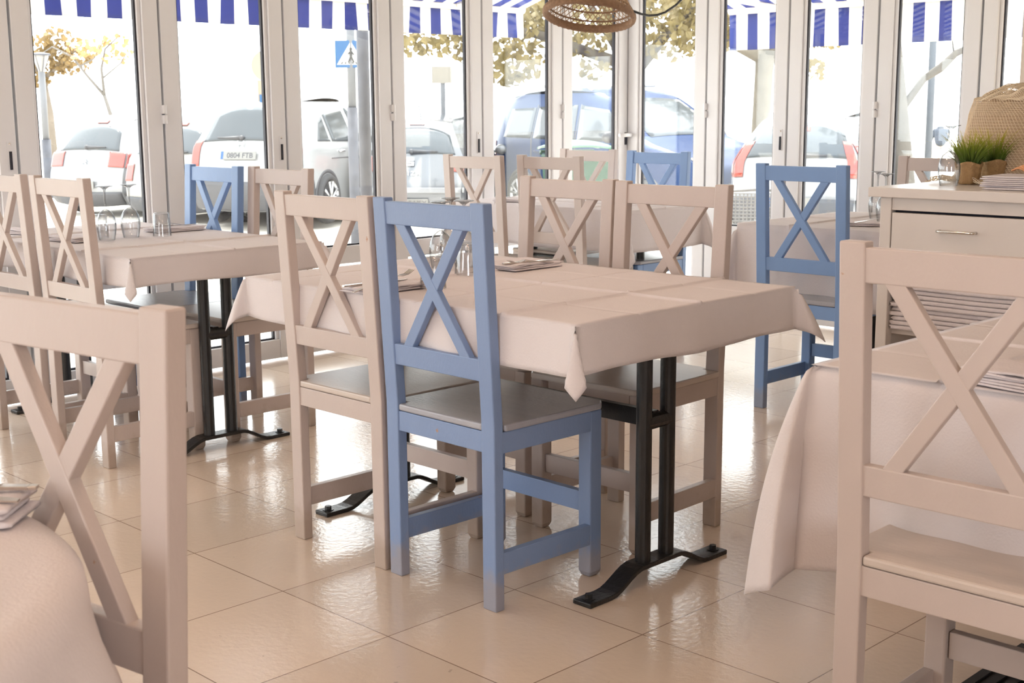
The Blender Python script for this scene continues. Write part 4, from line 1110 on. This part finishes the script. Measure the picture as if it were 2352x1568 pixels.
car('van_car', 'dark blue people carrier with roof rails behind the room corner', (vx-3.25*math.cos(hv)-1.05*math.sin(hv), vy-3.25*math.sin(hv)+1.05*math.cos(hv), GZ), hv, BLUEC, van)
vr = [o for o in bpy.data.objects if o.name.startswith('van_car')][0]
for s in (-1, 1):
    MB().tube([(.5, s*.66, 1.86), (.7, s*.66, 1.93), (2.2, s*.66, 1.93), (2.4, s*.66, 1.86)], .02, 8).build('roof_rail', BADGE, vr, 0, True)

# ---------------------------------------------------------------- outside: street furniture
GREYP = mat('grey_galvanised_pole', (.10, .105, .115), .5, .2, .2, 10)
DGREY = mat('dark_grey_column', (.065, .067, .08), .7, 0, .45, 9, .2, 40)
SBLUE = mat('traffic_sign_blue', (.012, .065, .16), .3, 0, .05, 10)
SWHITE = mat('traffic_sign_white', (.30, .30, .30), .3, 0, .03, 10)
SBLACK = mat('traffic_sign_black', (.02, .02, .02), .4, 0, .1, 10)
def toward(x, y): return math.atan2(-y, -x)
sg = thing('crossing_sign', 'blue square pedestrian crossing sign on a post behind the glass', 'sign', (-11.08, 8.72, GZ), toward(-11.08, 8.72))
MB().tube([(-.03, 0, 0), (-.03, 0, 1.62)], .055, 14).build('post', DGREY, sg, 0, True)
MB().tube([(-.03, 0, 1.62), (-.03, 0, 2.75)], .045, 14).build('upper_post', GREYP, sg, 0, True)
pl = MB().box(0, .012, -.165, .165, 2.03, 2.31).build('sign_plate', SBLUE, sg, .003)
MB().hexa([(.0125, -.15, 2.06), (.0125, .15, 2.06), (.0135, .15, 2.06), (.0135, -.15, 2.06), (.0125, -.004, 2.295), (.0125, .004, 2.295), (.0135, .004, 2.295), (.0135, -.004, 2.295)]).build('white_triangle', SWHITE, pl)
mn = MB().ball((.016, .0, 2.222), .014, 10, 6, (.15, 1, 1))
def bar(y0, z0_, y1, z1_, t): mn.tube([(.016, y0, z0_), (.016, y1, z1_)], t, 6)
bar(0, 2.205, 0, 2.15, .013); bar(0, 2.20, .03, 2.165, .006); bar(0, 2.20, -.028, 2.17, .006); bar(0, 2.15, .028, 2.085, .008); bar(0, 2.15, -.026, 2.085, .008)
for k in range(6): bar(-.10+.04*k, 2.068, -.088+.034*k, 2.088, .005)
mn.build('walking_figure', SBLACK, pl)
hs = thing('round_sign_post', 'cream round road sign seen from behind with small blue panel below', 'sign', (-14.21, 9.83, GZ), toward(-14.21, 9.83))
MB().tube([(-.03, 0, 0), (-.03, 0, 2.5)], .03, 10).build('post', mat('pale_pole', (.22, .21, .2), .5), hs)
MB().tube([(0, 0, 2.16), (.012, 0, 2.16)], .20, 36).build('round_plate', mat('cream_sign_back', (.20, .18, .14), .5), hs)
p_ = MB().box(0, .012, -.13, .13, 1.71, 1.98).build('cream_panel', mat('cream_sign_panel', (.20, .165, .12), .5), hs)
p_ = MB().box(.013, .022, -.11, .11, 1.70, 1.80).build('blue_panel', SBLUE, hs)
MB().box(.022, .024, -.055, -.03, 1.71, 1.79).box(.022, .024, .03, .055, 1.71, 1.79).box(.022, .024, -.055, .055, 1.765, 1.785).build('panel_mark', SWHITE, p_)
gp = MB().tube([(0, 0, 0), (0, 0, 3.2)], .042, 16).build('grey_column', DGREY, None, 0, True); gp.location = (-7.05, 5.65, GZ)
tag(gp, 'scuffed dark grey column standing just outside beside the crossing sign', 'post')
cp = thing('awning_post', 'slim cream post outside at the far left', 'post', (-8.18, 3.84, GZ))
MB().tube([(0, 0, 0), (0, 0, 2.36)], .028, 12).build('shaft', mat('cream_post_paint', (.125, .088, .05), .5), cp, 0, True)
MB().cyl(0, 0, 2.36, 2.39, .035, 12).build('cap', DGREY, cp)
sl = thing('street_lamp', 'grey cone-topped street lamp in front of the autumn tree', 'lamp post', (-23.89, 11.46, GZ))
MB().tube([(0, 0, 0), (0, 0, 1.1)], .085, 14).build('base_sleeve', DGREY, sl, 0, True)
MB().tube([(0, 0, 1.1), (0, 0, 2.35)], .062, 14).build('pole', mat('pale_lamp_pole', (.12, .122, .13), .5), sl, 0, True)
MB().lathe([(.05, 2.35), (.07, 2.42), (.145, 2.62), (.15, 2.66)], 24, (0, 0, 0), True).build('lantern', WHL, sl)
MB().lathe([(.185, 2.655), (.185, 2.68), (.12, 2.70), (.02, 2.715)], 24, (0, 0, 0), True).build('lamp_cap', DGREY, sl)
for s in range(6):
    a = s*PI/3; MB().tube([(.055*math.cos(a), .055*math.sin(a), 2.36), (.15*math.cos(a), .15*math.sin(a), 2.65)], .008, 6).build('lantern_bar', DGREY, sl)
tp = MB().tube([(0, 0, 0), (-.02, .02, 3.6)], .055, 12).build('thin_pole', mat('blue_grey_pole', (.06, .07, .085), .5, 0, .2), None, 0, True); tp.location = (-9.66, 18.62, GZ)
tag(tp, 'thin blue-grey pole crossing the forked branch on the right', 'post')
sp_ = thing('distant_sign_post', 'thin grey post with a small pale board above the grey hatchback', 'sign', (-14.5, 13.1, GZ), toward(-14.5, 13.1))
MB().tube([(0, 0, 0), (0, 0, 2.1)], .035, 10).build('post', GREYP, sp_)
MB().box(.04, .05, -.16, .16, 1.98, 2.22).build('board', mat('pale_board', (.18, .165, .14), .6), sp_)
# wheelie bin
GRN = mat('green_bin_plastic', (.010, .040, .024), .5, 0, .15, 10, spec=.12)
GRNL = mat('light_green_lid', (.045, .125, .08), .25, 0, .1, 10)
wb = thing('wheelie_bin', 'green wheelie bin with a pale lid behind the corner table', 'bin', (-9.32, 10.30, GZ), toward(-9.3, 10.3)+.25)
MB().hexa([(-.26, -.24, .08), (.22, -.24, .08), (.22, .24, .08), (-.26, .24, .08), (-.34, -.31, 1.12), (.30, -.31, 1.12), (.30, .31, 1.12), (-.34, .31, 1.12)]).build('bin_body', GRN, wb, .02)
MB().grid(lambda u, v: (-.38+.74*u, (-.34+.68*v), 1.13+.13*math.sin(PI*(.1+.8*v))**.5*math.sin(PI*(.12+.76*u))**.5), 14, 14).build('lid', GRNL, wb, 0, True, .02)
MB().tube([(-.38, -.30, 1.12), (-.42, -.30, 1.14), (-.42, .30, 1.14), (-.38, .30, 1.12)], .018, 8).build('handle', GRN, wb)
for s in (-1, 1): MB().tube([(-.24, s*.24, .10), (-.24, s*.29, .10)], .10, 18).build('wheel', TYRE, wb)
# wicker terrace chair
WWH = mat('white_wicker', (.20, .195, .19), .6, 0, .1, 30)
wc = thing('wicker_chair', 'white woven terrace chair outside behind the right blue chair', 'chair', (-5.33, 7.82, GZ), .6)
bk_ = MB().grid(lambda u, v: ((u-.5)*.50, .22+.05*v-.05*math.cos((u-.5)*3), .42+.55*v), 18, 22)
d_ = bk_.build('woven_back', WWH, wc); wire(d_, .014)
d_ = MB().grid(lambda u, v: ((u-.5)*.48, -.24+.46*v, .42+.02*math.sin(PI*u)), 14, 14).build('woven_seat', WWH, wc, 0, False, .02)
MB().tube([(-.25, .20, .42), (-.25, .25, .98), (0, .27, 1.0), (.25, .25, .98), (.25, .20, .42)], .016, 8).build('back_frame', WWH, wc, 0, True)
for sx in (-1, 1):
    for yy in (-.22, .20): MB().tube([(sx*.23, yy, 0), (sx*.23, yy, .42)], .016, 8).build('leg', WWH, wc)
    MB().tube([(sx*.25, .22, .64), (sx*.27, 0, .66), (sx*.26, -.22, .63), (sx*.24, -.22, .42)], .016, 8).build('armrest', WWH, wc, 0, True)

# ---------------------------------------------------------------- outside: trees
def tree(name, label, loc, trunk, limbs, leafcol, nleaf, blobs, seed, leaf=.11, bark=(.11, .095, .08)):
    rnd = random.Random(seed)
    r = thing(name, label, 'tree', loc, 0, 'street trees')
    bm_ = mat('bark', bark, .9, 0, .3, 6, .4, 20)
    MB().tube([p[:3] for p in trunk], [p[3] for p in trunk], 12).build('trunk', bm_, r, 0, True)
    br = MB()
    for lb in limbs: br.tube([p[:3] for p in lb], [p[3] for p in lb], 7)
    if limbs: br.build('branches', bm_, r, 0, True)
    if nleaf:
        g = MB()
        tot = sum(b_[4] for b_ in blobs)
        for b_ in blobs:
            cx, cy, cz, rad, wgt = b_[:5]; fz = b_[5] if len(b_) > 5 else .6
            for k in range(int(nleaf*wgt/tot)):
                while True:
                    p = Vector((rnd.uniform(-1, 1), rnd.uniform(-1, 1), rnd.uniform(-1, 1)))
                    if p.length <= 1: break
                c = Vector((cx, cy, cz))+Vector((p.x*rad, p.y*rad, p.z*rad*fz))
                n = Vector((rnd.gauss(0, 1), rnd.gauss(0, 1), rnd.gauss(0, 1))).normalized(); t = n.orthogonal().normalized()
                t.rotate(Matrix.Rotation(rnd.uniform(0, 6.28), 3, n)); q = n.cross(t); s = leaf*rnd.uniform(.6, 1.25); kk = len(g.v)
                for a, b2 in ((-.5, 0), (-.18, .42), (.10, .30), (.5, 0), (.10, -.30), (-.18, -.42)):
                    g.v.append(tuple(c+t*(a*s)+q*(b2*s)+n*(.05*s*abs(b2))))
                g.f.append(tuple(range(kk, kk+6)))
        lm_ = mat('leaves', leafcol, .6, 0, .55, 1.6, transl=.45)
        o = g.build('foliage', lm_, r); o['kind'] = 'stuff'
    return r
# camera-frame helper for laying out crowns: right / away offsets turned into world axes
def rw(a, d): return (a*R2-d*R2, a*R2+d*R2)
def blob(a, d, z, rad, wgt, fz=.6): x, y = rw(a, d); return (x, y, z, rad, wgt, fz)
def limb(*pts): return [(*rw(a, d), z, rr) for a, d, z, rr in pts]
# big plane tree behind the corner: trunk hidden by the corner post
tree('plane_tree', 'large autumn plane tree over the cars behind the room corner', (-13.6, 16.3, GZ), limb((0, 0, 0, .17), (0, 0, 1.3, .15), (.1, 0, 2.3, .14)),
     [limb((0, 0, 2.25, .10), (-1.5, -.3, 2.75, .07), (-3.0, -.4, 3.0, .04)), limb((.1, 0, 2.2, .10), (.8, .3, 3.0, .07), (1.6, .2, 3.5, .04)), limb((0, 0, 2.2, .09), (-.6, .4, 3.2, .06), (-.9, .3, 4.0, .04))],
     (.21, .165, .068), 4800, [blob(-3.1, -.2, 2.95, 1.0, 1.1, .55), blob(-1.9, 0, 2.75, 1.0, 1.3, .75), blob(-.7, 0, 3.0, 1.0, 1.0, .6), blob(.5, 0, 2.95, 1.0, 1.1, .62), blob(-2.3, .5, 3.6, 1.3, 1.2, .6), blob(0, .4, 3.8, 1.5, 1.4, .6), blob(1.4, 0, 3.3, .8, .7, .6), blob(-1.9, -.2, 2.15, .35, .12, .7), blob(-.6, -.2, 2.22, .3, .06, .6)], 21, .135)
tree('plane_tree', 'plane tree with thick pale trunk above the white hatchback', (-12.58, 18.50, GZ), limb((-.05, 0, 0, .17), (-.03, 0, 1.2, .155), (0, 0, 2.2, .15), (.02, 0, 2.45, .17)),
     [limb((0, 0, 2.4, .13), (-.7, 0, 2.75, .10), (-1.6, 0, 3.2, .06)), limb((0, 0, 2.4, .13), (.8, 0, 2.70, .11), (1.7, 0, 3.1, .06)), limb((0, 0, 2.4, .10), (.1, .2, 3.4, .06))],
     (.21, .165, .07), 1500, [blob(-.9, 0, 2.9, .8, 1, .5), blob(1.0, 0, 2.95, .8, 1, .5), blob(0, .2, 3.6, 1.5, 2, .5), blob(.75, -.1, 2.2, .3, .10, .8)], 22, .135, (.17, .15, .12))
tree('autumn_tree', 'small autumn tree with thin yellow leaves behind the street lamp', (-28.55, 13.85, GZ), limb((0, 0, 0, .13), (-.05, 0, 1.6, .11), (-.15, 0, 2.4, .09)),
     [limb((-.15, 0, 2.3, .06), (.3, 0, 2.7, .045), (.8, 0, 3.1, .02)), limb((-.15, 0, 2.3, .06), (-.4, 0, 2.9, .04))],
     (.20, .135, .055), 620, [blob(-.1, 0, 2.75, .55, 1, .7), blob(.5, 0, 2.75, .55, .9, .55), blob(.2, 0, 3.2, .55, .6, .5), blob(-.3, 0, 2.3, .35, .3, .5)], 23, .14, (.15, .125, .10))
tree('bare_tree', 'nearly leafless young tree with curved branches right of the street lamp', (-25.6, 13.75, GZ), limb((.05, 0, 0, .05), (.0, 0, 1.5, .045), (-.12, 0, 1.95, .04)),
     [limb((-.12, 0, 1.95, .035), (-.45, 0, 2.35, .028), (-.75, 0, 2.75, .022), (-1.15, 0, 2.95, .016), (-1.4, 0, 2.8, .01)), limb((-.12, 0, 1.95, .035), (-.15, 0, 2.5, .028), (-.05, 0, 2.9, .02), (.3, 0, 3.2, .01)),
      limb((-.6, 0, 2.55, .02), (-.3, 0, 2.7, .016), (-.05, 0, 3.1, .01)), limb((-.14, 0, 2.3, .02), (.25, 0, 2.6, .014), (.45, 0, 2.9, .008))],
     (.36, .22, .10), 130, [blob(.1, 0, 2.9, .5, 1, .6), blob(-.5, 0, 2.9, .4, .5, .5)], 24, .13, (.13, .12, .11))
tree('forked_tree', 'pale tree with one long forked branch behind the right doors', (-7.98, 14.66, GZ+.2), limb((.12, 0, 0, .16), (.05, 0, .7, .12), (-.02, 0, 1.45, .085), (-.12, 0, 2.2, .075)),
     [limb((0, 0, 1.36, .05), (.25, 0, 1.72, .045), (.45, 0, 1.85, .055), (.62, 0, 2.02, .045), (.95, 0, 2.16, .035), (1.25, 0, 2.36, .02)), limb((.85, 0, 2.12, .018), (.92, 0, 2.35, .012), (1.02, 0, 2.6, .006)), limb((-.12, 0, 2.2, .06), (.0, 0, 2.7, .04)), limb((.6, 0, 2.0, .012), (.55, 0, 2.3, .008))],
     (.26, .24, .10), 150, [blob(.25, 0, 2.42, .28, 1, .4), blob(.8, 0, 2.45, .25, .6, .4), blob(-.95, -.3, 2.25, .20, .9, .5), blob(1.8, 0, 2.4, .3, .9, .5)], 25, .11, (.09, .082, .072))

# ---------------------------------------------------------------- outside: seated person far off
pr = thing('person', 'person in a slate-blue jacket sitting on a bench far off, seen past the wine glass', 'person', (-18.12, 35.62, GZ), toward(-18.12, 35.62)+PI+.3)
def skin(name, pts, edges, m, parent):
    me = bpy.data.meshes.new(name); me.from_pydata([p[:3] for p in pts], edges, []); me.update()
    o = bpy.data.objects.new(name, me); COL.objects.link(o); o.parent = parent
    md = o.modifiers.new('skin', 'SKIN'); md.use_smooth_shade = True
    for i, p in enumerate(pts):
        me.skin_vertices[0].data[i].radius = (p[3], p[3]*(p[4] if len(p) > 4 else 1))
    me.skin_vertices[0].data[0].use_root = True
    sd = o.modifiers.new('sub', 'SUBSURF'); sd.levels = 1; sd.render_levels = 2
    me.materials.append(m)
    return o
JKT = mat('slate_jacket', (.045, .055, .075), .8, 0, .3, 20)
skin('body', [(0, 0, .50, .14), (0, 0, .70, .11), (.03, 0, .86, .11), (.06, 0, .98, .07), (.10, 0, 1.09, .05),
              (.05, .17, .92, .06), (.10, .235, .74, .045), (.26, .21, .60, .038), (.36, .16, .56, .035), (.05, -.17, .92, .06), (.10, -.235, .74, .045), (.26, -.21, .60, .038), (.36, -.16, .56, .035),
              (.22, .10, .50, .085), (.44, .12, .48, .065), (.46, .12, .24, .052), (.46, .12, .05, .04), (.58, .13, .04, .035), (.22, -.10, .50, .085), (.44, -.12, .48, .065), (.46, -.12, .24, .052), (.46, -.12, .05, .04), (.58, -.13, .04, .035),
              (.11, 0, 1.20, .085), (.12, 0, 1.28, .09)],
     [(0, 1), (1, 2), (2, 3), (3, 4), (2, 5), (5, 6), (6, 7), (7, 8), (2, 9), (9, 10), (10, 11), (11, 12), (0, 13), (13, 14), (14, 15), (15, 16), (16, 17), (0, 18), (18, 19), (19, 20), (20, 21), (21, 22), (4, 23), (23, 24)], mat('pale_trousers_and_skin', (.62, .52, .46), .8, 0, .1, 6), pr)
skin('jacket', [(0, 0, .48, .150), (0, 0, .66, .170), (.03, 0, .84, .185), (.06, 0, .98, .150), (.09, 0, 1.07, .085), (.05, .17, .92, .085), (.10, .235, .74, .064), (.25, .215, .61, .050), (.05, -.17, .92, .085), (.10, -.235, .74, .064), (.25, -.215, .61, .050)],
     [(0, 1), (1, 2), (2, 3), (3, 4), (2, 5), (5, 6), (6, 7), (2, 8), (8, 9), (9, 10)], JKT, pr)
MB().ball((.115, 0, 1.31), .105, 14, 10, (1.1, 1, .7)).build('cap', mat('white_cap', (.8, .8, .8), .8), pr, 0, True)
bn_ = thing('park_bench', 'pale bench under the far-off person', 'bench', (-18.12, 35.62, GZ), toward(-18.12, 35.62)+PI+.3)
MB().box(-.2, .22, -.7, .7, .36, .41).build('bench_seat', mat('pale_stone', (.6, .58, .55), .8), bn_, .01)
for s in (-1, 1): MB().box(-.16, .18, s*.5-.06, s*.5+.06, 0, .36).build('leg', bpy.data.materials['pale_stone'], bn_)
# far sea wall / quay, almost lost in the glare
structure(MB().box(-75, 40, 75, 76, GZ, .75).build('wall_quay', mat('hazy_quay_wall', (.80, .80, .80), .9, 0, .05, .3)), 'pale quay wall lost in the bright haze')
